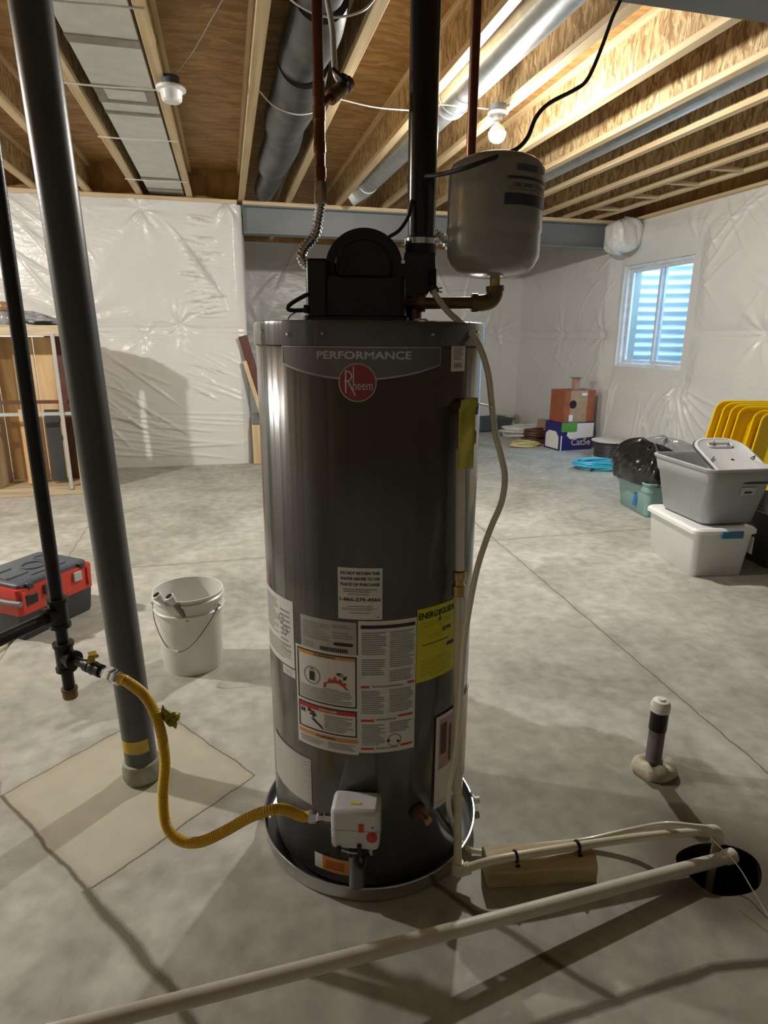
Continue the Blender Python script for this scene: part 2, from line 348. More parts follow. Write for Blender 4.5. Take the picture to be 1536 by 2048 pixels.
class MB:
    def __init__(s): s.v = []; s.f = []
    def add(s, vs, fs):
        o = len(s.v); s.v += [tuple(v) for v in vs]; s.f += [tuple(i + o for i in f) for f in fs]; return s
    def box(s, c, d, rz=0.0, taper=1.0, rx=0.0, ry=0.0):
        R = Matrix.Rotation(rz, 3, 'Z') @ Matrix.Rotation(ry, 3, 'Y') @ Matrix.Rotation(rx, 3, 'X'); c = Vector(c); vs = []
        for z in (-.5, .5):
            k = taper if z > 0 else 1
            for x, y in ((-.5, -.5), (.5, -.5), (.5, .5), (-.5, .5)): vs.append(c + R @ Vector((x * d[0] * k, y * d[1] * k, z * d[2])))
        return s.add(vs, [(3, 2, 1, 0), (4, 5, 6, 7), (0, 1, 5, 4), (1, 2, 6, 5), (2, 3, 7, 6), (3, 0, 4, 7)])
    def bar(s, p0, p1, w, h, up=(0, 0, 1)):
        p0 = Vector(p0); p1 = Vector(p1); d = (p1 - p0).normalized(); up = Vector(up)
        a = d.cross(up).normalized(); b = a.cross(d).normalized(); vs = []
        for p in (p0, p1):
            for x, y in ((-.5, -.5), (.5, -.5), (.5, .5), (-.5, .5)): vs.append(p + a * (x * w) + b * (y * h))
        return s.add(vs, [(3, 2, 1, 0), (4, 5, 6, 7), (0, 1, 5, 4), (1, 2, 6, 5), (2, 3, 7, 6), (3, 0, 4, 7)])
    def tube(s, pts, r, n=16, cap=True, closed=False):
        pts = [Vector(p) for p in pts]; N = len(pts)
        rs = r if isinstance(r, (list, tuple)) else [r] * N
        tan = []
        for i in range(N):
            if closed: t = pts[(i + 1) % N] - pts[i - 1]
            else: t = pts[min(i + 1, N - 1)] - pts[max(i - 1, 0)]
            tan.append(t.normalized() if t.length > 1e-9 else Vector((0, 0, 1)))
        t0 = tan[0]; a = t0.cross(Vector((0, 0, 1)) if abs(t0.z) < .9 else Vector((1, 0, 0))).normalized()
        vs = []
        for i in range(N):
            t = tan[i]; a = (a - t * a.dot(t)).normalized(); b = t.cross(a)
            for k in range(n):
                q = 2 * pi * k / n; vs.append(pts[i] + (a * cos(q) + b * sin(q)) * rs[i])
        fs = []
        for i in range(N if closed else N - 1):
            j = (i + 1) % N
            for k in range(n): k2 = (k + 1) % n; fs.append((i * n + k, i * n + k2, j * n + k2, j * n + k))
        if cap and not closed: fs.append(tuple(reversed(range(n)))); fs.append(tuple((N - 1) * n + k for k in range(n)))
        return s.add(vs, fs)
    def cyl(s, p0, p1, r0, r1=None, n=32, cap=True):
        return s.tube([p0, p1], [r0, r0 if r1 is None else r1], n, cap)
    def lathe(s, prof, o, axis=(0, 0, 1), n=48, cap=True):
        o = Vector(o); d = Vector(axis).normalized(); a = d.cross(Vector((0, 0, 1)) if abs(d.z) < .9 else Vector((1, 0, 0))).normalized(); b = d.cross(a)
        vs = []
        for r, h in prof:
            for k in range(n): q = 2 * pi * k / n; vs.append(o + d * h + (a * cos(q) + b * sin(q)) * r)
        fs = [(i * n + k, i * n + (k + 1) % n, (i + 1) * n + (k + 1) % n, (i + 1) * n + k) for i in range(len(prof) - 1) for k in range(n)]
        if cap:
            if prof[0][0] > 1e-4: fs.append(tuple(reversed(range(n))))
            if prof[-1][0] > 1e-4: fs.append(tuple((len(prof) - 1) * n + k for k in range(n)))
        return s.add(vs, fs)
    def prism(s, outline, ext):
        """planar outline (3-D points) extruded by a vector"""
        n = len(outline); e = Vector(ext); vs = [Vector(p) for p in outline]; vs += [p + e for p in vs[:n]]
        fs = [tuple(range(n)), tuple(reversed(range(n, 2 * n)))] + [(i, i + n, (i + 1) % n + n, (i + 1) % n) for i in range(n)]
        return s.add(vs, fs)
    def sphere(s, c, r, n=20, m=12, sc=(1, 1, 1)):
        vs = []; c = Vector(c)
        for i in range(m + 1):
            t = pi * i / m
            for k in range(n): q = 2 * pi * k / n; vs.append(c + Vector((sin(t) * cos(q) * r * sc[0], sin(t) * sin(q) * r * sc[1], -cos(t) * r * sc[2])))
        return s.add(vs, [(i * n + k, i * n + (k + 1) % n, (i + 1) * n + (k + 1) % n, (i + 1) * n + k) for i in range(m) for k in range(n)])
    def grid(s, P, closed=False):
        """P: 2-D list of points"""
        R = len(P); Cc = len(P[0]); vs = [p for row in P for p in row]
        return s.add(vs, [(i * Cc + j, i * Cc + (j + 1) % Cc, (i + 1) * Cc + (j + 1) % Cc, (i + 1) * Cc + j) for i in range(R - 1) for j in range(Cc if closed else Cc - 1)])
    def build(s, name, mat, parent=None, bevel=0, sharp=35, solid=0, sub=0, **props):
        vs = np.array(s.v, dtype=float)
        if parent is None:
            lo = vs.min(0); hi = vs.max(0); loc = Vector(((lo[0] + hi[0]) / 2, (lo[1] + hi[1]) / 2, lo[2])); off = loc
        else:
            loc = Vector((0, 0, 0)); off = Vector((0, 0, 0)); q = parent
            while q: off = off + q.location; q = q.parent
        vs = vs - np.array(off)
        me = bpy.data.meshes.new(name); me.from_pydata(vs.tolist(), [], s.f); me.validate(); me.update()
        me.polygons.foreach_set('use_smooth', [True] * len(me.polygons))
        try: me.set_sharp_from_angle(angle=radians(sharp))
        except Exception: pass
        me.materials.append(M[mat] if isinstance(mat, str) else mat)
        o = bpy.data.objects.new(name, me); COL.objects.link(o); o.location = loc; o.parent = parent
        if bevel:
            b = o.modifiers.new('bevel', 'BEVEL'); b.width = bevel; b.segments = 2; b.limit_method = 'ANGLE'; b.angle_limit = radians(40)
        if solid:
            b = o.modifiers.new('solid', 'SOLIDIFY'); b.thickness = solid; b.offset = -1
        if sub:
            b = o.modifiers.new('sub', 'SUBSURF'); b.levels = sub; b.render_levels = sub
        for k, v in props.items(): o[k] = v
        return o

def tag(o, label, cat, group=None, kind=None):
    o['label'] = label; o['category'] = cat
    if group: o['group'] = group
    if kind: o['kind'] = kind
    return o
def thing(name, loc, label, cat, group=None):
    o = bpy.data.objects.new(name, None); COL.objects.link(o); o.location = Vector(loc); o.empty_display_size = .05
    return tag(o, label, cat, group)
def struct(o): o['kind'] = 'structure'; return o
def dup(root, delta, label, rz=0.0):
    r = root.copy(); COL.objects.link(r); r.location = root.location + Vector(delta); r.rotation_euler = (0, 0, rz); r['label'] = label
    for ch in list(root.children):
        c = ch.copy(); COL.objects.link(c); c.parent = r
        for g in list(ch.children):
            d = g.copy(); COL.objects.link(d); d.parent = c
    return r

_tc = {}
def text_mesh(txt, size=1.0, bold=0.0, sx=1.0):
    """triangulated glyphs in the XY plane, centred; returns verts, faces"""
    cu = bpy.data.curves.new('t', 'FONT'); cu.body = txt; cu.size = size; cu.align_x = 'CENTER'; cu.align_y = 'CENTER'; cu.offset = bold
    cu.resolution_u = 3
    ob = bpy.data.objects.new('t', cu); COL.objects.link(ob)
    dg = bpy.context.evaluated_depsgraph_get(); me = bpy.data.meshes.new_from_object(ob.evaluated_get(dg))
    vs = [(v.co.x * sx, v.co.y) for v in me.vertices]; fs = [tuple(p.vertices) for p in me.polygons]
    bpy.data.objects.remove(ob); bpy.data.meshes.remove(me); bpy.data.curves.remove(cu)
    return vs, fs

def rrect(w, d, r, n=5):
    pts = []
    for cx, cy, a0 in ((w / 2 - r, d / 2 - r, 0), (-w / 2 + r, d / 2 - r, pi / 2), (-w / 2 + r, -d / 2 + r, pi), (w / 2 - r, -d / 2 + r, 1.5 * pi)):
        for k in range(n + 1):
            a = a0 + pi / 2 * k / n; pts.append((cx + r * cos(a), cy + r * sin(a)))
    return pts
def loft(mb, c, rz, rings, capb=True, capt=False):
    """rings: (w, d, r, z)"""
    R = Matrix.Rotation(rz, 3, 'Z'); c = Vector(c); P = []
    for w, d, r, z in rings: P.append([c + R @ Vector((x, y, z)) for x, y in rrect(w, d, r)])
    mb.grid(P, closed=True); n = len(P[0]); o = len(mb.v) - len(P) * n
    if capb: mb.f.append(tuple(o + k for k in reversed(range(n))))
    if capt: mb.f.append(tuple(o + (len(P) - 1) * n + k for k in range(n)))
    return mb
ZB = Vector((0, 0, 1))
HEAD = Vector((sin(YAW), cos(YAW), 0)); RIGHT = Vector((cos(YAW), -sin(YAW), 0))

# ================================================================== SETTING
XL, XR, YB, YW, YF, ZC, ZJ = -4.6, 4.98, -2.6, 7.6, 10.47, 3.16, 2.86
XS = 0.235                                                                  # where the left part of the end wall stops
PITC = PZ(1440, 1736); PITR = (.115, .098)
segs_px = [((5, 1590), (175, 1785), .005, .8), ((175, 1785), (350, 1985), .011, .8), ((350, 1985), (395, 2065), .011, .8), ((0, 1592), (320, 1418), .003, .7),
           ((320, 1418), (510, 1550), .003, .7), ((510, 1550), (175, 1785), .003, .8), ((870, 1770), (960, 1830), .007, .8), ((960, 1830), (1235, 2005), .009, .9),
           ((1060, 2065), (1235, 2003), .010, .95), ((1235, 2003), (1430, 1935), .010, .95), ((1430, 1935), (1560, 1922), .010, .95), ((1480, 1820), (1560, 1885), .003, .6),
           ((1240, 1805), (1300, 1860), .003, .25)]
segs = []
for a, b, w, dk in segs_px:
    p, q = PZ(*a), PZ(*b); segs.append((p.x, p.y, q.x, q.y, w * (1.35 if w > .004 else 1), min(1, dk * 1.1)))
segs.append((-4.6, 4.075, 4.98, 4.17, .004, .75))                            # cross control joint
segs.append((1.90, 4.9, 1.74, 1.35, .004, .8)); segs.append((1.96, 10.4, 1.90, 4.9, .004, .8))
segs.append((-1.10, 2.9, -1.16, 6.6, .004, .55)); segs.append((-1.10, 2.9, -.80, 1.98, .003, .4))
c4 = [PZ(5, 1590), PZ(175, 1785), PZ(510, 1550), PZ(320, 1418)]
cc = sum(c4, Vector()) / 4; u = (c4[2] - c4[1]); ang = atan2(u.y, u.x); hu = u.length / 2; hv = (c4[0] - c4[1]).length / 2
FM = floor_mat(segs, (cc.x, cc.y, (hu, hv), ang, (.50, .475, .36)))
# floor with the drain pit opening
mb = MB(); K = 40
pit = [Vector((PITC.x + PITR[0] * cos(2 * pi * k / K) * (1 + .10 * sin(3 * 2 * pi * k / K + 1)), PITC.y + PITR[1] * sin(2 * pi * k / K) * (1 + .08 * cos(2 * 2 * pi * k / K)), 0)) for k in range(K)]
rect = [Vector((XL, YB, 0)), Vector((5.3, YB, 0)), Vector((5.3, 10.8, 0)), Vector((XL, 10.8, 0))]
sq = []
for p in pit:                                    # project pit ring to a square, then to the floor edges
    d = p - PITC; t = .6 / max(abs(d.x), abs(d.y)); sq.append(PITC + d * t)
mb.grid([[p - Vector((0, 0, .004)) * 0 for p in sq], pit], closed=True)
x0, x1, y0, y1 = PITC.x - .6, PITC.x + .6, PITC.y - .6, PITC.y + .6
for a, b, c, d in ((XL, YB, 5.3, y0), (XL, y1, 5.3, 10.8), (XL, y0, x0, y1), (x1, y0, 5.3, y1)):
    mb.add([(a, b, 0), (c, b, 0), (c, d, 0), (a, d, 0)], [(0, 1, 2, 3)])
# square corners left by the ring projection
ring = [(p.x, p.y) for p in sq]
for cx, cy in ((x0, y0), (x1, y0), (x1, y1), (x0, y1)):
    near = sorted(range(K), key=lambda i: (sq[i].x - cx) ** 2 + (sq[i].y - cy) ** 2)[:2]
    a, b = sq[near[0]], sq[near[1]]
    mb.add([a, b, (cx, cy, 0)], [(0, 1, 2)])
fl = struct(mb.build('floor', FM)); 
fl.data.polygons.foreach_set('use_smooth', [False] * len(fl.data.polygons))
# recentre so the material's object coordinates are room coordinates
for v in fl.data.vertices: v.co += fl.location
fl.location = (0, 0, 0)
mb = MB(); mb.grid([[p for p in pit], [p + Vector((0, 0, -.04)) for p in pit], [PITC + (p - PITC) * 1.05 + Vector((0, 0, -.35)) for p in pit], [PITC + (p - PITC) * .02 + Vector((0, 0, -.33)) for p in pit]], closed=True)
struct(mb.build('sump_pit', 'mud', sharp=60))
for k in range(7):
    a = k * 2.4; p = PITC + Vector((.07 * cos(a), .05 * sin(a), -.31 + .01 * k))
    r_ = .02 + .006 * (k % 3)
    pass

# ---- walls
def sheet_wall(name, o, ud, ul, zl, nrm, res, hfun, hole=None, mat='plastic_a', z0=0.0):
    nu = int(ul / res) + 1; nz = int((zl - z0) / res) + 1
    U = np.linspace(0, ul, nu); Zs = np.linspace(z0, zl, nz); UU, ZZ = np.meshgrid(U, Zs)
    H = hfun(UU, ZZ)
    o = np.array(o); ud = np.array(ud); nn = np.array(nrm)
    V = o[None, None] + UU[..., None] * ud + H[..., None] * nn + ZZ[..., None] * np.array((0, 0, 1.0))
    idx = np.arange(nu * nz).reshape(nz, nu)
    a, b, c, d = idx[:-1, :-1], idx[:-1, 1:], idx[1:, 1:], idx[1:, :-1]
    q = np.stack([a, b, c, d], -1).reshape(-1, 4)
    if hole:
        uc = (UU[:-1, :-1] + UU[1:, 1:]) / 2; zc = (ZZ[:-1, :-1] + ZZ[1:, 1:]) / 2
        keep = ~((uc > hole[0]) & (uc < hole[1]) & (zc > hole[2]) & (zc < hole[3])); q = q[keep.reshape(-1)]
    mb = MB(); mb.v = V.reshape(-1, 3).tolist(); mb.f = q.tolist()
    ob = mb.build(name, mat, sharp=80); struct(ob); return ob
rng = np.random.RandomState(3)
def folds(U, Z, lst):
    H = np.zeros_like(U)
    for (u0, z0, a, l, w, amp, bend) in lst:
        ca, sa = cos(a), sin(a); s = (U - u0) * ca + (Z - z0) * sa; t = -(U - u0) * sa + (Z - z0) * ca - bend * s * s
        H += 1.35 * amp * np.exp(-(t / w) ** 2) * np.exp(-(s / (l * .5)) ** 4)
    return H
def pins(U, Z, lst, seed=0):
    H = np.zeros_like(U)
    for i, (u0, z0, rad, amp) in enumerate(lst):
        du, dz = U - u0, Z - z0; r = np.sqrt(du * du + dz * dz) + 1e-6; th = np.arctan2(dz, du)
        w = np.abs(np.sin(th * 3.5 + i)) ** 1.5 + .6 * np.abs(np.sin(th * 6.3 + 2 * i)) ** 2
        H += amp * w * np.exp(-r / rad) * (1 - np.exp(-r / .05)) - amp * .8 * np.exp(-(r / (rad * .35)) ** 2)
    return H
def soft(U, Z, seed, amp, f=1.5):
    r = np.random.RandomState(seed); H = np.zeros_like(U)
    for _ in range(10):
        a, b, p = r.uniform(-f, f) * 2, r.uniform(-f, f) * 2, r.uniform(0, 6); H += np.sin(a * U + b * Z + p)
    return H / 10 * amp
BZ0, BZ1 = 1.44, 1.56
def band(Z, puff):
    up = np.clip((Z - BZ1) / (ZJ - BZ1), 0, 1); lo = np.clip(Z / BZ0, 0, 1)
    H = puff * np.where(Z > BZ1, np.sin(pi * up) ** .45, np.where(Z < BZ0, np.sin(pi * (0.06 + .94 * lo)).clip(0) ** .4, 0))
    H += .012 * np.exp(-((Z - BZ1 + .005) / .01) ** 2) + .014 * np.exp(-((Z - BZ0) / .012) ** 2) + .006 * np.exp(-((Z - 1.5) / .012) ** 2)
    return H
# left part of the end wall (u from XL to XS)
LU = XS - XL
lf = []
for k in range(60):                                     # horizontal tension folds stacked near the right end
    z = rng.uniform(1.65, 2.75); lf.append((LU - rng.uniform(.28, .55), z, rng.normal(0, .12) - (z - 2.1) * .35, rng.uniform(.12, .3), rng.uniform(.007, .014), rng.uniform(.010, .020), rng.normal(0, .3)))
for k in range(16):
    lf.append((LU - rng.uniform(.2, .6), rng.uniform(.75, 1.3), -.45 + rng.normal(0, .12), rng.uniform(.2, .5), rng.uniform(.008, .014), rng.uniform(.006, .012), rng.normal(0, .3)))
for k in range(14):
    lf.append((LU - rng.uniform(.5, 1.5), rng.uniform(.15, .7), -.12 + rng.normal(0, .08), rng.uniform(.8, 1.6), rng.uniform(.009, .018), rng.uniform(.007, .014), rng.normal(0, .05)))
for k in range(12):
    lf.append((LU - rng.uniform(1.0, 1.7), rng.uniform(.5, 1.25), -.62 + rng.normal(0, .12), rng.uniform(.6, 1.1), rng.uniform(.01, .018), rng.uniform(.006, .013), rng.normal(0, .12)))
for k in range(22):
    lf.append((LU - rng.uniform(1.75, 3.2), rng.uniform(1.7, 2.8), -.7 + rng.normal(0, .15), rng.uniform(.5, 1.1), rng.uniform(.01, .018), rng.uniform(.006, .014), rng.normal(0, .15)))
for k in range(8):
    lf.append((LU - .62 + .04 * k, 2.42 - .06 * k, -.95, .55, .011, .012, -.5))
lp = [(LU - 1.02, 2.72, .25, .03), (LU - .72, 1.57, .22, .03), (LU - 1.75, 1.6, .3, .03), (LU - .15, 2.83, .2, .03), (LU - 1.1, 1.43, .2, .02), (LU - 2.9, 1.5, .3, .03)]
def h_left(U, Z):
    H = band(Z, .055) + folds(U, Z, lf) + pins(U, Z, lp) + soft(U, Z, 5, .02)
    edge = np.clip((LU - U) / .10, 0, 1); return H * np.sqrt(edge) + .03 * np.sqrt(edge)
wl = sheet_wall('wall_far', (XL, YW, 0), (1, 0, 0), LU, 2.81, (0, -1, 0), .0105, h_left)
# return of that wall, running back
def h_ret(U, Z): return np.maximum(0, band(Z, .03) + soft(U, Z, 8, .015)) * np.clip(U / .3, 0, 1)
sheet_wall('wall_return', (XS, YW, 0), (0, 1, 0), YF - YW, 2.81, (1, 0, 0), .03, h_ret)
# back of the recess
bf = [(rng.uniform(.3, 4.4), rng.uniform(.1, 2.7), rng.choice([1.25, -1.2, .2, -.3]) + rng.normal(0, .2), rng.uniform(.3, .9), rng.uniform(.012, .022), rng.uniform(.006, .014), rng.normal(0, .2)) for _ in range(60)]
bp = [(.8 * k + .3, z, .25, .025) for k in range(6) for z in (1.45, 1.58)]
sheet_wall('wall_back', (XS, YF, 0), (1, 0, 0), XR - XS, 3.1, (0, -1, 0), .018, lambda U, Z: band(np.minimum(Z, 2.85), .06) + folds(U, Z, bf) + pins(U, Z, bp) + soft(U, Z, 9, .03))
# window wall on the right, u measured from the far corner towards the viewer
WY0, WY1, WZ0, WZ1 = 6.29, 7.59, 1.11, 2.34
RU = YF - 3.2
rf = []
for k in range(18):
    a = -1.57 + rng.normal(0, .3); rf.append((YF - rng.uniform(6.0, 7.6), rng.uniform(.1, .95), a, rng.uniform(.4, .8), rng.uniform(.012, .02), rng.uniform(.008, .016), rng.normal(0, .25)))
for k in range(14): rf.append((YF - rng.uniform(7.7, 9.8), rng.uniform(.2, 2.5), rng.choice([.9, -.6, 1.3]) + rng.normal(0, .2), rng.uniform(.3, .7), rng.uniform(.012, .02), rng.uniform(.006, .012), rng.normal(0, .3)))
for k in range(20): rf.append((YF - rng.uniform(4.6, 6.2), rng.uniform(1.6, 2.75), rng.choice([-1.0, -.7, .7]) + rng.normal(0, .2), rng.uniform(.4, 1.0), rng.uniform(.012, .022), rng.uniform(.008, .016), rng.normal(0, .3)))
for k in range(10):                                   # fan of folds below the window's near corner
    a = -.35 - .22 * k; rf.append((YF - WY0 + .03 + .33 * cos(a), .99 + .33 * sin(a), a, .75, .014, .016, .25))
rp = [(YF - WY0 + .02, WZ0 - .12, .28, .03), (YF - WY0 + .02, WZ1 + .1, .25, .03), (YF - WY1 - .04, WZ0 - .05, .2, .025), (YF - WY0 + .05, 1.35, .2, .03), (YF - 7.9, 1.5, .25, .025), (YF - 9.0, 1.5, .25, .025), (YF - 5.2, 1.5, .3, .03)]
def h_right(U, Z):
    H = band(Z, .075) + folds(U, Z, rf) + pins(U, Z, rp) + soft(U, Z, 12, .03)
    Y = YF - U
    d = np.sqrt(np.maximum(np.maximum(WY0 - .10 - Y, Y - WY1 - .05), 0) ** 2 + np.maximum(np.maximum(WZ0 - .12 - Z, Z - WZ1 - .12), 0) ** 2)
    return H * np.clip(.12 + d / .22, 0, 1)
sheet_wall('wall_right', (XR, YF, 0), (0, -1, 0), RU, 2.83, (-1, 0, 0), .014, h_right, hole=(YF - WY1, YF - WY0, WZ0, WZ1))
# plain parts of the shell outside the view
struct(MB().box((XR + .1, (YB + 3.2) / 2, 1.42), (.2, 3.2 - YB, 2.84)).build('wall_right', 'foundation'))
struct(MB().box((XL - .1, (YB + YW) / 2, 1.42), (.2, YW - YB, 2.84)).build('wall_left', 'foundation'))
struct(MB().box(((XL + 5.18) / 2, YB - .1, 1.58), (5.18 - XL + .4, .2, 3.16)).build('wall_front', 'foundation'))
# concrete behind the sheeting, with the window opening
mb = MB()
mb.box((XR + .16, (3.2 + WY0) / 2, 1.42), (.2, WY0 - 3.2, 2.84)); mb.box((XR + .16, (WY1 + 10.8) / 2, 1.42), (.2, 10.8 - WY1, 2.84))
mb.box((XR + .16, (WY0 + WY1) / 2, WZ0 / 2), (.2, WY1 - WY0, WZ0)); mb.box((XR + .16, (WY0 + WY1) / 2, (WZ1 + 2.84) / 2), (.2, WY1 - WY0, 2.84 - WZ1))
struct(mb.build('wall_right_outer', 'foundation'))
mb = MB(); mb.box(((XL + XS) / 2 - .1, YW + .14, 1.4), (XS - XL - .2, .2, 2.8)); mb.box(((XS + 5.2) / 2, YF + .12, 1.58), (5.4 - XS, .2, 3.16)); mb.box((XS - .125, (YW + YF) / 2 + .03, 1.4), (.2, YF - YW - .02, 2.8))
struct(mb.build('wall_far_outer', 'foundation'))
# rim boards closing the joist space
mb = MB(); mb.box((XR + .03, (YB + 10.7) / 2, 3.0), (.04, 10.7 - YB, .34)); mb.box((XL - .02, (YB + YW) / 2, 3.0), (.04, YW - YB, .34)); mb.box(((XL + XS) / 2, YW + .12, 3.0), (XS - XL, .04, .34))
mb.box(((XS + XR) / 2, YF - .02, 3.0), (XR - XS, .04, .34)); mb.box((XS - .02, (YW + YF) / 2 + .06, 3.0), (.04, YF - YW - .12, .34))
struct(mb.build('trim_1', 'subfloor'))
# wall plates
struct(MB().box(((XL + XS) / 2 - .02, YW + .03, 2.835), (XS - XL - .04, .14, .045)).build('trim_2', 'lumber_x', bevel=.003))
struct(MB().box((XR - .02, (YB + 10.4) / 2, 2.845), (.16, 10.4 - YB, .03)).build('trim_3', 'lumber', bevel=.003))
struct(MB().box(((XL + 5.2) / 2, (YB + 10.8) / 2, ZC + .012), (5.4 - XL, 10.8 - YB, .024)).build('ceiling', 'subfloor'))
# bulging sheet round the beam end
def sp_(v, e): return abs(v) ** e * (1 if v >= 0 else -1)
P = []
for i in range(41):
    t = pi * i / 40; row = []
    for k in range(72):
        q = 2 * pi * k / 72; rr = 1 + .05 * sin(5 * q + 3 * t) + .03 * abs(sin(9 * q - 4 * t)) + .03 * sin(14 * q + 6 * t)
        row.append((4.755 + .185 * rr * sp_(sin(t), .5) * sp_(cos(q), .55), 7.36 + .17 * rr * sp_(sin(t), .5) * sp_(sin(q), .55), 2.655 - .19 * sp_(cos(t), .65) * (1 + .05 * sin(4 * q + 1)) + .02 * cos(q)))
    P.append(row)
mb = MB(); mb.grid(P, closed=True); tag(mb.build('plastic_sheet', 'plastic_a', sharp=80), 'white plastic sheet bunched around the end of the grey beam at the window wall', 'plastic sheet')

# sheet folded into the window opening
mb = MB(); xa, xb = XR - .004, XR + .05
for y in (WY0 - .006, WY1 + .006): mb.box(((xa + xb) / 2, y, (WZ0 + WZ1) / 2), (xb - xa, .014, WZ1 - WZ0 + .02))
for z in (WZ0 - .006, WZ1 + .006): mb.box(((xa + xb) / 2, (WY0 + WY1) / 2, z), (xb - xa, WY1 - WY0 + .02, .014))
struct(mb.build('trim_4', 'plastic_a'))
# ---- window
wf = MB(); XW = XR + .075
def wrect(mb, y0, y1, z0, z1, w, d, x):
    mb.box((x, (y0 + y1) / 2, z0 + w / 2), (d, y1 - y0, w)); mb.box((x, (y0 + y1) / 2, z1 - w / 2), (d, y1 - y0, w))
    mb.box((x, y0 + w / 2, (z0 + z1) / 2), (d, w, z1 - z0 - 2 * w)); mb.box((x, y1 - w / 2, (z0 + z1) / 2), (d, w, z1 - z0 - 2 * w))
wrect(wf, WY0 - .005, WY1 + .005, WZ0 - .005, WZ1 + .005, .045, .09, XW)
win = struct(wf.build('window_1', 'vinylwin', bevel=.004))
YM = (WY0 + WY1) / 2 - .04
s1 = MB(); wrect(s1, WY0 + .045, YM + .03, WZ0 + .045, WZ1 - .045, .038, .03, XW - .02); s1.build('window_sash', 'vinylwin', win, bevel=.003)
s2 = MB(); wrect(s2, YM - .03, WY1 - .045, WZ0 + .045, WZ1 - .045, .038, .03, XW + .02); s2.build('window_sash', 'vinylwin', win, bevel=.003)
MB().box((XW - .02, (WY0 + YM) / 2 + .03, (WZ0 + WZ1) / 2), (.004, YM - WY0 - .07, WZ1 - WZ0 - .15)).build('window_pane', 'glass', win)
MB().box((XW + .02, (WY1 + YM) / 2 - .03, (WZ0 + WZ1) / 2), (.004, WY1 - YM - .07, WZ1 - WZ0 - .15)).build('window_pane', 'glass', win)
# corrugated window well outside
P = []
for i in range(97):
    z = .85 + i * .018; am = .022 * sin(2 * pi * (z / .115)); row = []
    for k in range(41):
        t = pi * k / 40; row.append((XR + .27 + (1.0 + am) * sin(t) ** .8, 6.94 - (.95 + am) * cos(t), z))
    P.append(row)
mb = MB(); mb.grid(P); tag(mb.build('window_well', 'well', sharp=80, solid=.003), 'corrugated metal window well curving outside the basement window', 'window well')
struct(MB().box((XR + .85, 6.94, .93), (1.3, 2.1, .1)).build('ground', 'foundation'))
t = thing('egress_ladder', (XR + 1.05, 7.0, .98), 'thin metal ladder standing in the window well behind the right pane', 'ladder')
for y in (6.78, 7.12): MB().cyl((XR + 1.13, y, .98), (XR + 1.13, y, 2.1), .011, n=10).build('rail', 'steel_grey', t)
for z in (1.3, 1.6, 1.9, 2.09): MB().cyl((XR + 1.13, 6.78, z), (XR + 1.13, 7.12, z), .009, n=10).build('rung', 'steel_grey', t)

# ---- beams
def ibeam(name, y, z0, z1, xa, xb, label, fw=.19):
    t = thing(name, (xa, y, z0), label, 'beam')
    c = (xa + xb) / 2; l = xb - xa
    MB().box((c, y, z0 + .007), (l, fw, .014)).build('bottom_flange', 'steel_grey', t, bevel=.002)
    MB().box((c, y, (z0 + z1) / 2), (l, .012, z1 - z0 - .028)).build('beam_web', 'steel_grey', t)
    MB().box((c, y, z1 - .007), (l, fw, .014)).build('top_flange', 'steel_grey', t, bevel=.002)
    MB().box((c, y, z1 + .019), (l, fw + .01, .038)).build('nailer_plate', 'lumber_x', t, bevel=.002)
ibeam('steel_beam', YW + .06, 2.535, 2.82, XS + .02, XR - .1, 'grey steel beam with wooden top plate spanning above the far recess')
ibeam('steel_beam', 2.06, 2.50, 2.82, -1.2, XR - .02, 'grey steel beam overhead crossing the top right corner', .2)

# ---- joists
JX = [(-2.27, 'ceiling joist far to the left above the wooden crate frame'), (-1.78, 'ceiling joist second from the left edge, above the grey post'),
      (-1.29, 'ceiling joist left of the flat duct, crossing behind the grey post'), (-.79, 'ceiling joist along the left side of the flat metal duct'),
      (-.29, 'ceiling joist between the flat metal duct and the white smoke detector'), (.245, 'ceiling joist along the left side of the dark round duct'),
      (.745, 'ceiling joist right of the dark round duct, passing behind the copper pipe'), (1.30, 'ceiling joist just left of the shiny round duct above the bulb'),
      (1.83, 'brightly lit ceiling joist the glowing bulb is fixed to'), (2.35, 'brightly lit ceiling joist first to the right of the bulb'),
      (2.81, 'ceiling joist with the thin metal duct running on its right side'), (3.27, 'ceiling joist right of the thin metal duct, with a knot hole'),
      (3.74, 'ceiling joist fourth to the right of the bulb'), (4.10, 'ceiling joist left of the short ladder-like blocks'), (4.50, 'ceiling joist right of the short ladder-like blocks')]
for x, lab in JX:
    y1 = YW + .09 if x < XS else YF - .06
    t = thing('ceiling_joist', (x, YB, ZJ), lab, 'joist', 'wooden I joists under the floor')
    yc = (YB + y1) / 2 + .02; L_ = y1 - YB - .04
    MB().box((x, yc, ZJ + .019), (.062, L_, .038)).build('bottom_flange', 'lumber', t, bevel=.003)
    MB().box((x, yc, ZJ + .15), (.011, L_, .224)).build('web', 'osb_web', t)
    MB().box((x, yc, ZC - .019), (.062, L_, .038)).build('top_flange', 'lumber', t, bevel=.003)
for i, y in enumerate((3.9, 4.55, 5.2, 5.75, 6.35, 7.03)):
    MB_ = MB().box((4.30, y, ZJ + .019), (.334, .038, .036)); tag(MB_.build('blocking', 'lumber_x', bevel=.002), 'short wooden block between two joists above the window, %s from the far beam' % ['sixth', 'fifth', 'fourth', 'third', 'second', 'nearest'][i], 'blocking', 'short blocks between the right joists')

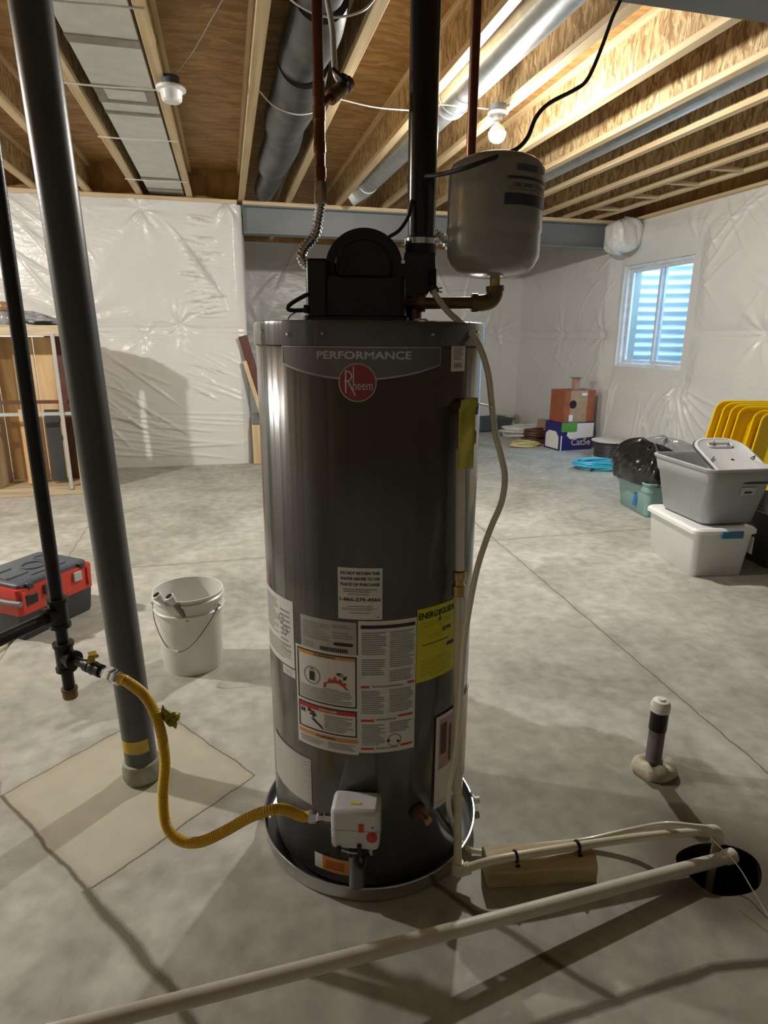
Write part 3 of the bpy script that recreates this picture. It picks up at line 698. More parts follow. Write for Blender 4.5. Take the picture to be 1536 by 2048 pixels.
# ================================================================== CEILING SERVICES
# flat sheet duct
t = thing('flat_duct', (-.52, 3.0, 2.885), 'flat pale metal duct with grey sealed seams, right of the grey post', 'duct')
MB().box((-.52, 5.3, 2.99), (.35, 4.75, .2)).build('duct_body', 'foil', t, bevel=.004)
for y, w in ((3.95, .10), (4.85, .05), (5.07, .06), (4.60, .06), (6.95, .09), (7.4, .06)):
    MB().box((-.52, y, 2.987), (.356, w, .206)).build('seam_band', 'mastic', t, bevel=.006)
for x_ in (-.665, -.375): MB().box((x_, 4.73, 2.888), (.05, .22, .012)).build('seam_band', 'mastic', t)
for y, lb in ((3.48, 'nearest the viewer'), (4.48, 'beside the smoke detector'), (5.53, 'second from the far wall'), (6.86, 'nearest the far wall')):
    pts = catmull([(-.83, y + .01, ZJ - .004), (-.6, y + .008, ZJ - .004 - .003), (-.42, y, ZJ - .004), (-.27, y - .005, ZJ - .004)], 6)
    tag(MB().tube(pts, .0055, 8).build('hanger_strap', 'wirew'), 'thin pale strap holding up the flat duct, ' + lb, 'strap', 'straps under the flat duct')
# smoke detector
c = Vector((-.225, 4.30, 2.80))
t = thing('smoke_detector', c, 'round white smoke detector hanging at a joist, right of the flat duct', 'smoke detector')
MB().lathe([(.0, -.055), (.045, -.055), (.056, -.045), (.062, -.005), (.064, 0)], c, n=40).build('cover', 'whiteplas', t)
MB().lathe([(.064, 0), (.082, .004), (.084, .018), (.078, .024), (.0, .024)], c, n=40).build('rim', 'whiteplas', t)
MB().lathe([(.05, .024), (.05, .075), (0, .075)], c, n=24).build('ceiling_box', 'slate', t)
tag(MB().tube(catmull([c + Vector((.01, 0, .07)), (-.10, 4.3, 3.0), (.02, 4.1, 3.10), (.10, 3.9, 3.14)], 6), .004, 6).build('electrical_cable', 'wirew'), 'thin white cable rising from the smoke detector to the subfloor', 'cable')
# dark round duct in the bay left of the copper pipe
t = thing('round_duct', (.50, 2.6, 2.8), 'dark foil-wrapped round duct hanging in wavy sections behind the copper pipe', 'duct')
secs = [(2.3, 3.35, .125, 2.95), (3.3, 4.05, .135, 2.93), (4.0, 5.1, .15, 2.915), (5.05, 6.3, .14, 2.92), (6.25, 7.5, .115, 2.95)]
for a, b, r, z in secs:
    n = 24; pts = []; rs = []
    for k in range(n + 1):
        u_ = k / n; pts.append((.50 + .012 * sin(5 * u_), a + (b - a) * u_, z - .012 * sin(pi * u_))); rs.append(r * (.86 + .14 * sin(pi * (.1 + .85 * u_)) ** .5 + .006 * sin(20 * u_)))
    MB().tube(pts, rs, 36).build('duct_section', 'darkduct', t)
    MB().cyl((.50, b - .05, z), (.50, b + .02, z), r * .88, n=36).build('joint_band', 'rubber', t)
for y, lb in ((3.1, 'first from the top of the photo'), (4.35, 'second, level with the copper tee')):
    pts = catmull([(.27, y, 2.87), (.36, y, 2.79), (.5, y, 2.755), (.64, y, 2.79), (.72, y + .02, 2.87)], 8)
    tag(MB().tube(pts, .005, 8).build('hanger_wire', 'wirew'), 'white wire loop slung under the dark round duct, ' + lb, 'wire', 'wires under the dark round duct')
for i, (a, b, lb) in enumerate((((.72, 3.55, 2.85), (1.27, 3.75, 2.85), 'thin pale wire crossing under the joists behind the black vent pipe'), ((.80, 3.35, 2.92), (.95, 3.6, 2.98), 'short pale wire end hanging from the subfloor behind the vent pipe'), ((.45, 4.3, 2.82), (.60, 4.75, 2.95), 'short pale wire end hanging right of the brazed copper pipe'))):
    pass
tag(MB().tube(catmull([(.76, 4.35, 2.857), (1.0, 4.38, 2.84), (1.28, 4.42, 2.855)], 6), .004, 8).build('electrical_wire', 'wirew'), 'thin pale wire crossing between joists behind the black vent pipe', 'wire')
tag(MB().tube(catmull([(1.32, 4.28, 2.857), (1.55, 4.22, 2.84), (1.80, 4.28, 2.857)], 6), .004, 8).build('hanger_wire', 'wirew'), 'thin pale wire across the bay just above the glowing bulb', 'wire')
tag(MB().tube(catmull([(.85, 3.30, 2.95), (.92, 3.34, 2.98), (1.0, 3.4, 2.965)], 6), .004, 8).build('electrical_wire', 'wirew'), 'short loose wire end under the subfloor left of the vent pipe', 'wire')
# shiny round duct
t = thing('round_duct', (1.56, 1.8, 2.85), 'shiny galvanized round duct in the bay above the glowing bulb', 'duct')
MB().cyl((1.575, 1.8, 2.975), (1.54, 4.50, 2.975), .115, n=48).build('duct_section', 'galv', t)
MB().cyl((1.54, 4.50, 2.975), (1.50, 6.95, 2.975), .105, n=48).build('duct_section', 'galv', t)
MB().lathe([(.118, 0), (.122, .01), (.118, .02), (.118, .10), (.123, .11), (.118, .12), (.108, .14)], (1.542, 4.42, 2.975), (-.013, 1, 0), 48, cap=False).build('coupling', 'galv', t)
MB().tube(catmull([(1.50, 6.93, 2.975), (1.49, 7.12, 2.975), (1.44, 7.24, 2.95), (1.36, 7.28, 2.90)], 6), .11, 36).build('end_elbow', 'foil', t)
t2 = MB().cyl((2.985, 2.3, 2.965), (3.0, 7.2, 2.965), .095, n=40); tag(t2.build('round_duct', 'galv'), 'thin strip of silver round duct showing beside the joist at upper right', 'duct')
# lampholders with bulbs
def lamp(c, label, bm='bulb'):
    c = Vector(c)
    t = thing('ceiling_light', c, label, 'lamp', 'bare bulbs on the joists')
    MB().lathe([(.052, .145), (.052, .105), (0, .105)], c, n=24, cap=False).build('junction_box', 'steel_grey', t)
    MB().lathe([(0, .105), (.062, .105), (.066, .098), (.06, .088), (.03, .08), (.027, .055), (0, .055)], c, n=36).build('lamp_holder', 'porcelain', t)
    MB().lathe([(0, -.070), (.020, -.067), (.038, -.056), (.049, -.040), (.0535, -.022), (.053, -.008)], c, n=24, cap=False).build('bulb', bm, t)
    MB().lathe([(.0532, -.009), (.049, .006), (.038, .022), (.024, .034), (.016, .044), (.014, .056), (0, .056)], c, n=24).build('bulb_base', 'porcelain', t)
lamp((1.745, 4.2, 2.715), 'bare glowing bulb in a white porcelain holder above the beige tank')
lamp((-3.25, 3.75, 2.715), 'bare bulb on a joist beyond the left edge of the photo', 'bulb_bright')


# ---- copper lines
CU1 = Vector((.240, 1.65, 0)); CU2 = Vector((.637, 1.70, 0))
t = thing('copper_water_pipe', at(CU1, 1.80), 'reddish copper pipe with a side valve coming down left of the black vent pipe', 'pipe')
MB().cyl(at(CU1, 1.795), at(CU1, 2.845), .0125, n=20).build('riser', 'copper', t)
prof = [(.0112, 0), (.0145, 0), (.0145, .022), (.0120, .024), (.0120, .052), (.0145, .054), (.0145, .075), (.0135, .077), (.0135, .12), (.0150, .122), (.0150, .15), (.0112, .151)]
MB().lathe(prof, at(CU1, 1.815), n=20).build('soldered_coupling', 'copper', t)
MB().lathe([(.0112, 0), (.0145, 0), (.0145, .03), (.0112, .031)], at(CU1, 1.985), n=20).build('soldered_coupling', 'copper', t)
v0 = at(CU1, 1.965); v1 = PG(680, 180, 1.72)
MB().cyl(v0, v1, .0095, n=16).build('branch_pipe', 'copper', t)
d = (v1 - v0).normalized()
vb = MB().lathe([(.0105, -.045), (.017, -.043), (.017, -.022), (.0145, -.02), (.0175, 0), (.0145, .02), (.017, .022), (.017, .04), (.011, .042)], v1, d, 20).build('valve_body', 'brassdark', t)
MB().cyl(v1, v1 + RIGHT * .012 - HEAD * .012 + ZB * .03, .007, n=12).build('valve_stem', 'iron', vb)
MB().bar(v1 + RIGHT * -.016 - HEAD * .014 + ZB * .038, v1 + RIGHT * .020 - HEAD * .016 + ZB * .008, .022, .008).build('valve_handle', 'iron', vb, bevel=.002)
p = v1 + d * .045
tag(MB().tube(catmull([p, PG(672, 150, 1.73), PG(665, 60, 1.80), PG(655, 0, 1.85), PG(648, -60, 1.9)], 8), .0075, 12).build('water_tube', 'wirew'), 'grey-white tube rising from the copper valve to the ceiling', 'pipe')
# cold flex connector (corrugated)
def flex(pts, r, amp, pitch, n=20):
    pts = resample(catmull(pts, 14), pitch / 6); rs = [r + amp * cos(2 * pi * i / 6) for i in range(len(pts))]
    return MB().tube(pts, rs, n)
f1 = [at(CU1, 1.79), at(CU1, 1.765), PG(636, 440, 1.655), PG(630, 470, 1.66), PG(612, 492, 1.67), PG(603, 512, 1.68), PG(611, 528, 1.70), PG(626, 540, 1.71), PG(633, 575, 1.71), PG(633, 640, 1.71)]
t = thing('flexible_connector', at(CU1, 1.5), 'ribbed steel water connector left of the black blower, under the copper pipe', 'pipe')
flex(f1, .0112, .0024, .0085).build('corrugated_tube', 'chrome', t)
MB().lathe([(.012, 0), (.0165, .002), (.0165, .03), (.0145, .035), (.0145, .05), (.0115, .055)], at(CU1, 1.755), n=6).build('nut', 'chrome', t)
t = thing('copper_water_pipe', at(CU2, 1.72), 'copper pipe coming down behind the beige tank, in front of the bulb', 'pipe')
MB().cyl(at(CU2, 1.735), at(CU2, 2.845), .0125, n=20).build('riser', 'copper', t)
MB().lathe([(.0112, 0), (.0145, 0), (.0145, .03), (.0112, .031)], at(CU2, 1.86), n=20).build('soldered_coupling', 'copper', t)
t = thing('flexible_connector', at(CU2, 1.6), 'ribbed steel connector running between the vent pipe and the beige tank', 'pipe')
f2 = [at(CU2, 1.735), at(CU2, 1.715), PG(905, 492, 1.71), PG(880, 472, 1.70), PG(855, 464, 1.71), PG(835, 480, 1.73), PG(826, 530, 1.74), PG(824, 580, 1.72)]
flex(f2, .0112, .0024, .0085).build('corrugated_tube', 'chrome', t)

# ================================================================== WATER HEATER
AX, AY, R = .355, 1.62, .285
A = Vector((AX, AY, 0))
def cyl_hit(x, y, rr=R):
    r = ray(x, y); a = r.x ** 2 + r.y ** 2; b = -2 * (r.x * AX + r.y * AY); c = AX ** 2 + AY ** 2 - rr * rr
    t_ = (-b - sqrt(max(0, b * b - 4 * a * c))) / 2 / a; p = O + r * t_
    return atan2(p.y - AY, p.x - AX), p.z
def cp(th, z, rr=R): return Vector((AX + rr * cos(th), AY + rr * sin(th), z))
def dg(a): return radians(a)
H0, H1 = .022, 1.435
heater = thing('water_heater', (AX, AY, 0.006), 'tall charcoal gas water heater standing in a metal pan in the middle of the room', 'water heater')
MB().lathe([(R - .012, H0 - .012), (R, H0), (R, H1), (R - .003, H1 + .002), (0, H1 + .002)], A, n=128).build('jacket', 'jacket', heater, sharp=60)
MB().lathe([(R + .0005, H1 - .003), (R + .004, H1 - .003), (R + .004, H1 + .040), (R + .002, H1 + .048), (R - .006, H1 + .050), (0, H1 + .050)], A, n=128).build('top_lid', 'jacket', heater, sharp=50)
for x, y in ((575, 668), (645, 667), (865, 669), (524, 662), (955, 664)):
    th, z = cyl_hit(x, y, R + .004)
    MB().lathe([(0, .003), (.003, .003), (.0042, 0)], cp(th, z, R + .004), (cos(th), sin(th), 0), 12).build('lid_screw', 'chrome', heater)

class Wrap(MB):
    """flat artwork wrapped on the jacket; s = metres along the surface from angle th0, z = height"""
    def __init__(s, th0, zc, lift=.0008, rr=R): super().__init__(); s.t0 = th0; s.z0 = zc; s.l = lift; s.rr = rr
    def p(s, x, z): rr = s.rr + s.l; return cp(s.t0 + x / s.rr, s.z0 + z, rr)
    def rect(s, x0, x1, z0, z1):
        n = max(1, int(abs(x1 - x0) / .012)); P = [[s.p(x0 + (x1 - x0) * k / n, z) for k in range(n + 1)] for z in (z0, z1)]
        return s.grid(P)
    def poly(s, pts):
        return s.add([s.p(x, z) for x, z in pts], [tuple(range(len(pts)))])
    def frame(s, x0, x1, z0, z1, w):
        s.rect(x0, x1, z0, z0 + w); s.rect(x0, x1, z1 - w, z1); s.rect(x0, x0 + w, z0 + w, z1 - w); return s.rect(x1 - w, x1, z0 + w, z1 - w)
    def disc(s, cx, cz, r, n=32, r2=0):
        if r2: return s.grid([[s.p(cx + q * cos(2 * pi * k / n), cz + q * sin(2 * pi * k / n)) for k in range(n)] for q in (r2, r)], closed=True)
        return s.grid([[s.p(cx + q * cos(2 * pi * k / n), cz + q * sin(2 * pi * k / n)) for k in range(n)] for q in (.0001, r * .25, r * .5, r * .75, r)], closed=True)
    def text(s, txt, cx, cz, h, wid=None, bold=0.0):
        vs, fs = text_mesh(txt, 1.0, 0)
        xs = [v[0] for v in vs]; ys = [v[1] for v in vs]; w = max(xs) - min(xs); hh = max(ys) - min(ys); k = h / hh; kx = (wid / w) if wid else k
        mx = (max(xs) + min(xs)) / 2; my = (max(ys) + min(ys)) / 2
        e = h * .05 if bold else 0
        for dx, dz in (((0, 0),) if not bold else ((-e, 0), (e, 0), (0, e * .6), (0, -e * .6))): s.add([s.p(cx + dx + (v[0] - mx) * kx, cz + dz + (v[1] - my) * k) for v in vs], fs)
        return s
    def lines(s, x0, x1, z0, z1, n, fill=.5, ragged=.25, seed=1):
        r = random.Random(seed); st = (z1 - z0) / n
        for i in range(n):
            z = z1 - (i + .5) * st; xe = x1 - (x1 - x0) * ragged * r.random() * (1 if r.random() < .5 else .2); s.rect(x0, xe, z - st * fill / 2, z + st * fill / 2)
        return s
def lab_box(a0, a1, z0, z1):
    th = (dg(a0) + dg(a1)) / 2; return th, (z0 + z1) / 2, (dg(a1) - dg(a0)) * R / 2, (z1 - z0) / 2
def label(name, a0, a1, z0, z1, mat, lift=.0008):
    th, zc, w, h = lab_box(a0, a1, z0, z1)
    ob = Wrap(th, zc, lift).rect(-w, w, -h, h).build(name, mat, heater); return ob, th, zc, w, h

# -- top badge
th, zc, w, h = lab_box(-145.2, -69.7, 1.392, 1.430)
cut = lambda x: -.019 - .030 * (1 - (x / w) ** 2)
n = 24; xs = [-w + 2 * w * k / n for k in range(n + 1)]
W = Wrap(th, zc, .0010); W.grid([[W.p(x, cut(x)) for x in xs], [W.p(x, h) for x in xs]]); badge = W.build('name_badge', 'panel', heater)
W = Wrap(th, zc, .0018)
W.grid([[W.p(x, cut(x) - .0012) for x in xs], [W.p(x, cut(x) + .0028) for x in xs]]); W.rect(-w, w, h - .0015, h + .0008); W.rect(-w - .0006, -w + .0016, cut(w), h); W.rect(w - .0016, w + .0006, cut(w), h)
W.build('badge_rim', 'panelrim', badge)
W = Wrap(th, zc, .0016); W.text('PERFORMANCE', .012, .002, .0155, .205, .01); W.build('badge_lettering', 'silvertext', badge)
th = dg(-107.7); zc = 1.356
W = Wrap(th, zc, .0022); W.disc(0, 0, .0385); logo = W.build('round_emblem', 'darkred', heater)
W = Wrap(th, zc, .0028); W.disc(0, 0, .041, 40, .0385); W.build('emblem_rim', 'panelrim', logo)
W = Wrap(th, zc, .0030)
W.text('heem', .0115, -.0055, .020, .042, .0); W.rect(-.0094, -.0070, .001, .034)
W.rect(-.0265, -.0235, -.022, .026); W.grid([[W.p(-.024 + q_ * cos(a_), .0135 + q_ * .88 * sin(a_)) for a_ in [radians(x_) for x_ in range(100, -111, -15)]] for q_ in (.0105, .0135)])
W.add([W.p(-.022, .003), W.p(-.0185, .003), W.p(-.002, -.027), W.p(-.006, -.027)], [(0, 1, 2, 3)])
W.build('emblem_lettering', 'silvertext', logo)
# -- small barcode sticker
ob, th, zc, w, h = label('barcode_sticker', -63.2, -53.1, 1.377, 1.446, 'white_label')
W = Wrap(th, zc, .0014); W.lines(-w * .7, w * .7, h * .62, h * .92, 3, .6); W.lines(-w * .7, w * .7, -h * .3, h * .5, 8, .5, .3, 3)
for k in range(9): W.rect(-w * .6 + k * w * .13, -w * .6 + k * w * .13 + w * .06, -h * .8, -h * .45)
W.build('print', 'finegrey', ob)
# -- do not return
ob, th, zc, w, h = label('return_notice_label', -117.5, -96.4, .804, .934, 'white_label', .0016)
W = Wrap(th, zc, .0022)
for txt, z in (('DO NOT RETURN THIS', .052), ('WATER HEATER TO THE', .038), ('PLACE OF PURCHASE', .024)): W.text(txt, 0, z, .0072, .092, .004)
W.text('1-866-279-4566', 0, -.014, .0085, .096, .004); W.build('print', 'ink', ob)
W = Wrap(th, zc, .0022); W.lines(-.040, .040, .003, .014, 2, .45); W.lines(-.028, .022, -.003, .001, 1, .45); W.lines(-.03, .03, -.034, -.029, 1, .4); W.lines(-.043, .043, -.043, -.035, 2, .4); W.lines(-.026, .024, -.051, -.046, 1, .4); W.rect(.038, .046, -.060, -.058)
W.build('fine_print', 'finegrey', ob)
# -- left instruction sheet
ob, th, zc, w, h = label('side_instruction_label', -177, -144.2, .633, .818, 'white_label')
W = Wrap(th, zc, .0014); W.lines(-w * .85, w * .2, -h * .2, h * .85, 14, .4, .4, 4); W.lines(w * .3, w * .85, -h * .6, h * .7, 9, .35, .5, 5); W.lines(-w * .8, w * .85, -h * .85, -h * .35, 7, .4, .3, 6)
W.disc(w * .35, h * .35, .012, 20, .009); W.disc(w * .55, h * .05, .012, 20, .009); W.build('print', 'finegrey', ob)
ob2, th2, z2, w2, h2 = label('small_lower_label', -154.5, -144, .605, .629, 'white_label')
Wrap(th2, z2, .0014).lines(-w2 * .8, w2 * .8, -h2 * .6, h2 * .6, 3, .35).build('print', 'finegrey', ob2)
# -- rating plate
ob, th, zc, w, h = label('rating_plate_label', -139, -108.8, .709, .795, 'grey_label')
W = Wrap(th, zc, .0014); W.lines(-w * .9, w * .1, -h * .35, h * .75, 9, .35, .35, 8); W.lines(w * .2, w * .9, -h * .1, h * .35, 3, .35, .5, 9); W.lines(w * .2, w * .85, h * .55, h * .8, 2, .4, .4, 9); W.lines(-w * .9, -w * .45, -h * .9, -h * .5, 3, .35, .3, 2)
W.build('fine_print', 'finegrey', ob)
W = Wrap(th, zc, .0016); W.rect(w * .28, w * .84, -h * .50, -h * .30); W.disc(w * .30, -h * .40, h * .1, 14); W.disc(w * .84, -h * .40, h * .1, 14)
for k in range(26): W.rect(-w * .25 + k * w * .037, -w * .25 + k * w * .037 + w * .018 * (1 + k % 2), -h * .92, -h * .68)
W.text('GAS', w * .45, -h * .92 + .003, .002); W.build('print', 'ink', ob)
# -- big warning label, left and right columns
W = Wrap(dg(-107.9), 0, .0012); zt = .710; zb = .430
xL = (dg(-143) - dg(-107.9)) * R; xR = (dg(-78.9) - dg(-107.9)) * R
W.rect(xL, 0, zb, zt); W.rect(0, xR, .437, .800); big = W.build('warning_label', 'white_label', heater)
def WB(l=.0018): return Wrap(dg(-107.9), 0, l)
W = WB(); W.frame(xL + .006, -.004, .563, .704, .0035); W.frame(xL + .006, -.004, .480, .555, .0035)
W.rect(.006, xR - .004, .780, .789)
W.disc(xL + .052, .636, .024, 28, .0222)
W.rect(xL + .044, xL + .060, .622, .646); W.disc(xL + .052, .650, .006, 14, .004)
W.rect(xL + .014, xL + .02, .525, .536); W.rect(xL + .022, xL + .027, .525, .536)
W.rect(xL + .036, xL + .056, .530, .535); W.rect(xL + .05, xL + .056, .516, .535); W.rect(xL + .042, xL + .062, .522, .528); W.disc(xL + .040, .535, .005, 12)
W.poly([(xL + .045, .512), (xL + .075, .492), (xL + .082, .486), (xL + .078, .497), (xL + .055, .514)])
W.disc(xL + .132, .652, .005, 14, .003)
W.poly([(xL + .118, .655), (xL + .128, .658), (xL + .13, .652), (xL + .124, .648)]); W.poly([(xL + .136, .646), (xL + .146, .652), (xL + .145, .64), (xL + .137, .638)])
W.disc(.090, .470, .018, 18, .0165); W.disc(.075, .47, .004, 12); W.disc(.100, .466, .004, 12)
W.build('printed_artwork', 'ink', big)
W = WB(.0019); W.rect(xL + .0095, -.0075, .692, .7005); W.rect(xL + .006, -.001, .463, .473); ob_ = W.build('orange_artwork', 'orange', big)
W = WB(.0023); W.text('WARNING', xL * .5, .696, .0058, .06, .004); W.text('WARNING', xL * .5, .468, .0062, .055, .004); W.build('band_lettering', 'ink', ob_)
W = WB(.0019); W.rect(xL + .0095, -.0075, .540, .5515)
W.poly([(xL + .084, .612), (xL + .15, .612), (xL + .142, .622), (xL + .146, .632), (xL + .135, .630), (xL + .13, .642), (xL + .122, .634), (xL + .116, .648), (xL + .108, .634), (xL + .1, .640), (xL + .096, .628), (xL + .086, .624)])
for x0, x1, z in ((.006, .026, .624), (xR - .022, xR - .004, .628), (.006, .038, .530), (xR - .045, xR - .006, .538), (.006, .038, .449), (xR - .038, xR - .006, .453)): W.rect(x0, x1, z - .003, z + .003)
ob_ = W.build('red_artwork', 'red', big)
W = WB(.0023); W.text('DANGER', xL * .45, .546, .0062, .05, .004); W.build('band_lettering', 'white_label', ob_)
W = WB()
W.lines(.008, .068, .710, .772, 11, .45, .3, 11); W.lines(.076, xR - .006, .675, .772, 17, .45, .3, 12); W.lines(.008, .066, .655, .700, 8, .45, .3, 13); W.lines(.076, xR - .01, .636, .668, 6, .45, .4, 14)
W.lines(.008, .066, .548, .614, 12, .45, .3, 15); W.lines(.076, xR - .006, .550, .616, 12, .45, .3, 16); W.lines(.008, .066, .458, .520, 11, .45, .3, 17); W.lines(.078, xR - .008, .492, .524, 6, .45, .4, 18)
W.lines(.034, xR - .034, .622, .627, 1, .7, 0); W.lines(.044, xR - .05, .529, .535, 1, .7, 0); W.lines(.044, xR - .044, .447, .452, 1, .7, 0)
W.lines(xL + .014, -.012, .570, .606, 7, .4, .35, 20); W.lines(xL + .082, -.05, .606, .610, 1, .4, 0)
W.lines(xL + .085, -.014, .488, .534, 8, .45, .35, 21); W.lines(xL + .010, -.092, .438, .458, 5, .4, .2, 22); W.lines(-.08, -.006, .438, .458, 5, .4, .2, 23)
W.build('fine_print', 'finegrey', big)
# -- energy guide
ob, th, zc, w, h = label('energy_label', -78.7, -53.0, .619, .818, 'energy', .0016)
W = Wrap(th, zc, .0022); W.text('ENERGYGUIDE', 0, h * .80, .016, w * 1.85, .004); W.poly([(.004, .055), (.010, .064), (-.002, .064)]); W.rect(.003, .0055, .062, .085)
W.text('$298', w * .45, h * .30, .012, None, .004); W.rect(-w * .75, w * .6, -h * .0, h * .02); W.rect(w * .5, w * .95, -h * .22, -h * .12); W.build('print', 'ink', ob)
W = Wrap(th, zc, .0020); W.lines(-w * .8, w * .7, h * .48, h * .62, 3, .25, .3, 30); W.lines(-w * .5, w * .3, h * .12, h * .28, 2, .2, .3, 31); W.lines(-w * .8, w * .8, -h * .9, -h * .4, 7, .2, .4, 32); W.build('fine_print', 'tagyellow', ob)
# -- lower left sheet
ob, th, zc, w, h = label('lower_instruction_label', -172, -134.9, .243, .385, 'grey_label')
Wrap(th, zc, .0014).lines(-w * .9, w * .92, -h * .92, h * .92, 26, .4, .12, 33).build('print', 'white_label', ob)
# -- flammable vapour sticker
ob, th, zc, w, h = label('orange_warning_label', -134, -113.6, .048, .096, 'white_label')
Wrap(th, zc, .0014).rect(-w * .5, w, -h, h).build('orange_field', 'orange', ob)
W = Wrap(th, zc, .0018); W.lines(-w * .3, w * .8, -h * .6, h * .6, 4, .4, .4, 40); W.build('print', 'darkred', ob)
# -- booklet in a clear sleeve on the right flank
ob, th, zc, w, h = label('manual_sleeve', -65.5, -22, .215, .500, 'pink', .003)
W = Wrap(th, zc, .0038); W.frame(-w, w, -h, h, .012); W.rect(-w * .2, w * .15, -h * .9, h * .85); W.rect(-w * .9, -w * .35, -h * .9, -h * .15); W.build('sleeve_border', 'white_label', ob)
W = Wrap(th, zc, .0042); W.rect(-w * .82, -w * .62, h * .15, h * .8); W.rect(-w * .5, -w * .42, -h * .1, h * .7); W.build('dark_print', 'brown', ob)
# -- gas control valve
thv = dg(-108.2); ur = Vector((cos(thv), sin(thv), 0)); ut = Vector((-sin(thv), cos(thv), 0)); cv = cp(thv, .268, R + .040)
rzv = atan2(ut.y, ut.x)
cb = MB(); cb.box(cv, (.122, .078, .118), rzv); valve = cb.build('gas_control_valve', 'valve', heater, bevel=.012)
fp = cv + ur * .039
def vdot(mb, x, z, w, h, d=.004): mb.box(fp + ut * x + ZB * z, (w, d, h), rzv); return mb
vdot(MB(), .016, .01, .013, .024).build('status_window', 'red', valve, bevel=.001)
MB().lathe([(.0135, 0), (.0135, .005), (.010, .008), (0, .008)], fp + ut * .043 - ZB * .014, ur, 20).build('temperature_knob', 'red', valve)
vdot(MB(), .012, -.052, .010, .03, .02).build('lower_clip', 'black', valve)
vdot(MB(), -.040, -.058, .010, .022, .02).build('lower_clip', 'black', valve)
vdot(MB(), .045, .014, .004, .004).build('indicator', 'ink', valve)
MB().box(cv + ZB * .0595 + ur * .012, (.026, .007, .002), rzv).build('yellow_sticker', 'energy', valve)
MB().box(cv + ur * .039 + ut * -.0, (.122, .002, .0016), rzv).build('cover_seam', 'grey_label', valve)
# burner wiring below the valve
jx = cp(thv, .175, R + .04)
bk = MB().box(jx + ut * .004, (.05, .03, .03), rzv).build('igniter_block', 'black', heater, bevel=.004)
MB().tube(catmull([jx + ut * -.05 + ZB * .016 + ur * .015, jx + ut * -.02 + ur * .02 + ZB * .010, jx + ut * .006 + ur * .02 + ZB * .006, jx + ut * .014 + ur * .02 - ZB * .015], 6), .0022, 8).build('igniter_wire', 'chrome', bk)
MB().tube(catmull([jx + ut * .0 + ZB * .01 + ur * .012, jx + ut * .002 + ur * .026 - ZB * .014, jx + ut * .018 + ur * .024 - ZB * .03, jx + ut * .032 + ur * .016 + ZB * .0], 6), .0075, 10).build('igniter_boot', 'rubber', bk)
MB().cyl(cv + ut * .035 - ZB * .06, jx + ut * .035 - ZB * .012, .006, n=10).build('burner_tube', 'valve', bk)
pc_ = cp(thv, .055, R + .026); MB().cyl(pc_, pc_ + ZB * .125, .0235, n=28).build('intake_duct', 'jacket', heater)
# drain valve
thd = dg(-76); ud_ = Vector((cos(thd), sin(thd), 0)); dv = MB().lathe([(.022, 0), (.022, .012), (.012, .014), (.010, .028), (.012, .029), (.012, .040), (0, .040)], cp(thd, .236, R), (ud_ + Vector((.25, 0, -.2))), 20).build('drain_valve', 'brassdark', heater)
MB().lathe([(.024, 0), (.024, .006), (0, .006)], cp(thd, .236, R), ud_, 20).build('drain_grommet', 'rubber', dv)
MB().lathe([(.0115, .040), (.0115, .046), (.007, .048), (.0, .048)], cp(thd, .236, R), (ud_ + Vector((.25, 0, -.2))), 20).build('hose_thread', 'brass', dv)

# -- blower and vent inlet on top (black)
ZT = H1 + .050
GB = 1.60
def FPx(x, y, g=GB): return PG(x, y, g)
blower = thing('vent_blower', (AX - .02, AY, ZT), 'black power vent blower on top of the water heater', 'blower')
bc = FPx(708, 640, 1.64)
mb = MB(); lo = FPx(612, 642, 1.54); hi = FPx(812, 642, 1.54); wB = (hi - lo).length
cB = Vector((lo.x + hi.x, lo.y + hi.y, 0)) / 2 + HEAD * .10; rzB = -YAW
loft(mb, at(cB, ZT), rzB, [(wB + .012, .24, .02, 0), (wB + .012, .24, .02, .010), (wB, .225, .018, .014), (wB * .99, .22, .018, .095), (wB * .95, .20, .018, .102)], True, True); mb.build('base_housing', 'black', blower)
# left control box
a_ = FPx(614, 530, 1.52); b_ = FPx(655, 640, 1.52)
mb = MB(); wC = (FPx(655, 600, 1.52) - FPx(614, 600, 1.52)).length
loft(mb, at((FPx(634, 600, 1.52) + HEAD * .05), ZT + .012), rzB, [(wC, .10, .008, 0), (wC, .10, .008, .118), (wC * .92, .09, .008, .124)], True, True); mb.build('control_box', 'black', blower)
# scroll housing outline
out = []
for k in range(25):
    a = radians(180 - k * 7.6); out.append(FPx(728 + 77 * cos(a), 532 - 77 * sin(a)))
out += [FPx(806, 522), FPx(809, 505), FPx(870, 505), FPx(871, 545), FPx(864, 575), FPx(846, 602), FPx(820, 622), FPx(796, 636), FPx(651, 636)]
mb = MB().prism(out, HEAD * .12); mb.build('scroll_housing', 'black', blower, bevel=.008)
out2 = [FPx(728 + 58 * cos(2 * pi * k / 36), 536 - 58 * sin(2 * pi * k / 36), GB) for k in range(36)]
MB().prism([p - HEAD * .03 for p in out2], HEAD * .035).build('motor_cover', 'black', blower, bevel=.008)
fc = FPx(728, 536, GB) - HEAD * .032
for a in (0, 72, 144, 216, 288):
    p = fc + RIGHT * .05 * cos(radians(a + 50)) + ZB * .05 * sin(radians(a + 50)); MB().lathe([(.004, 0), (.004, -.003), (0, -.003)], p, HEAD, 10).build('housing_screw', 'iron', blower)
MB().lathe([(.005, 0), (.005, -.004), (0, -.004)], FPx(806, 524, GB) - HEAD * .002, HEAD, 10).build('housing_screw', 'chrome', blower)
for x0, y0, x1, y1 in ((676, 488, 674, 545), (693, 512, 686, 545), (685, 548, 675, 595)):
    MB().bar(FPx(x0, y0, 1.555), FPx(x1, y1, 1.555), .003, .012, HEAD).build('housing_rib', 'black', blower)
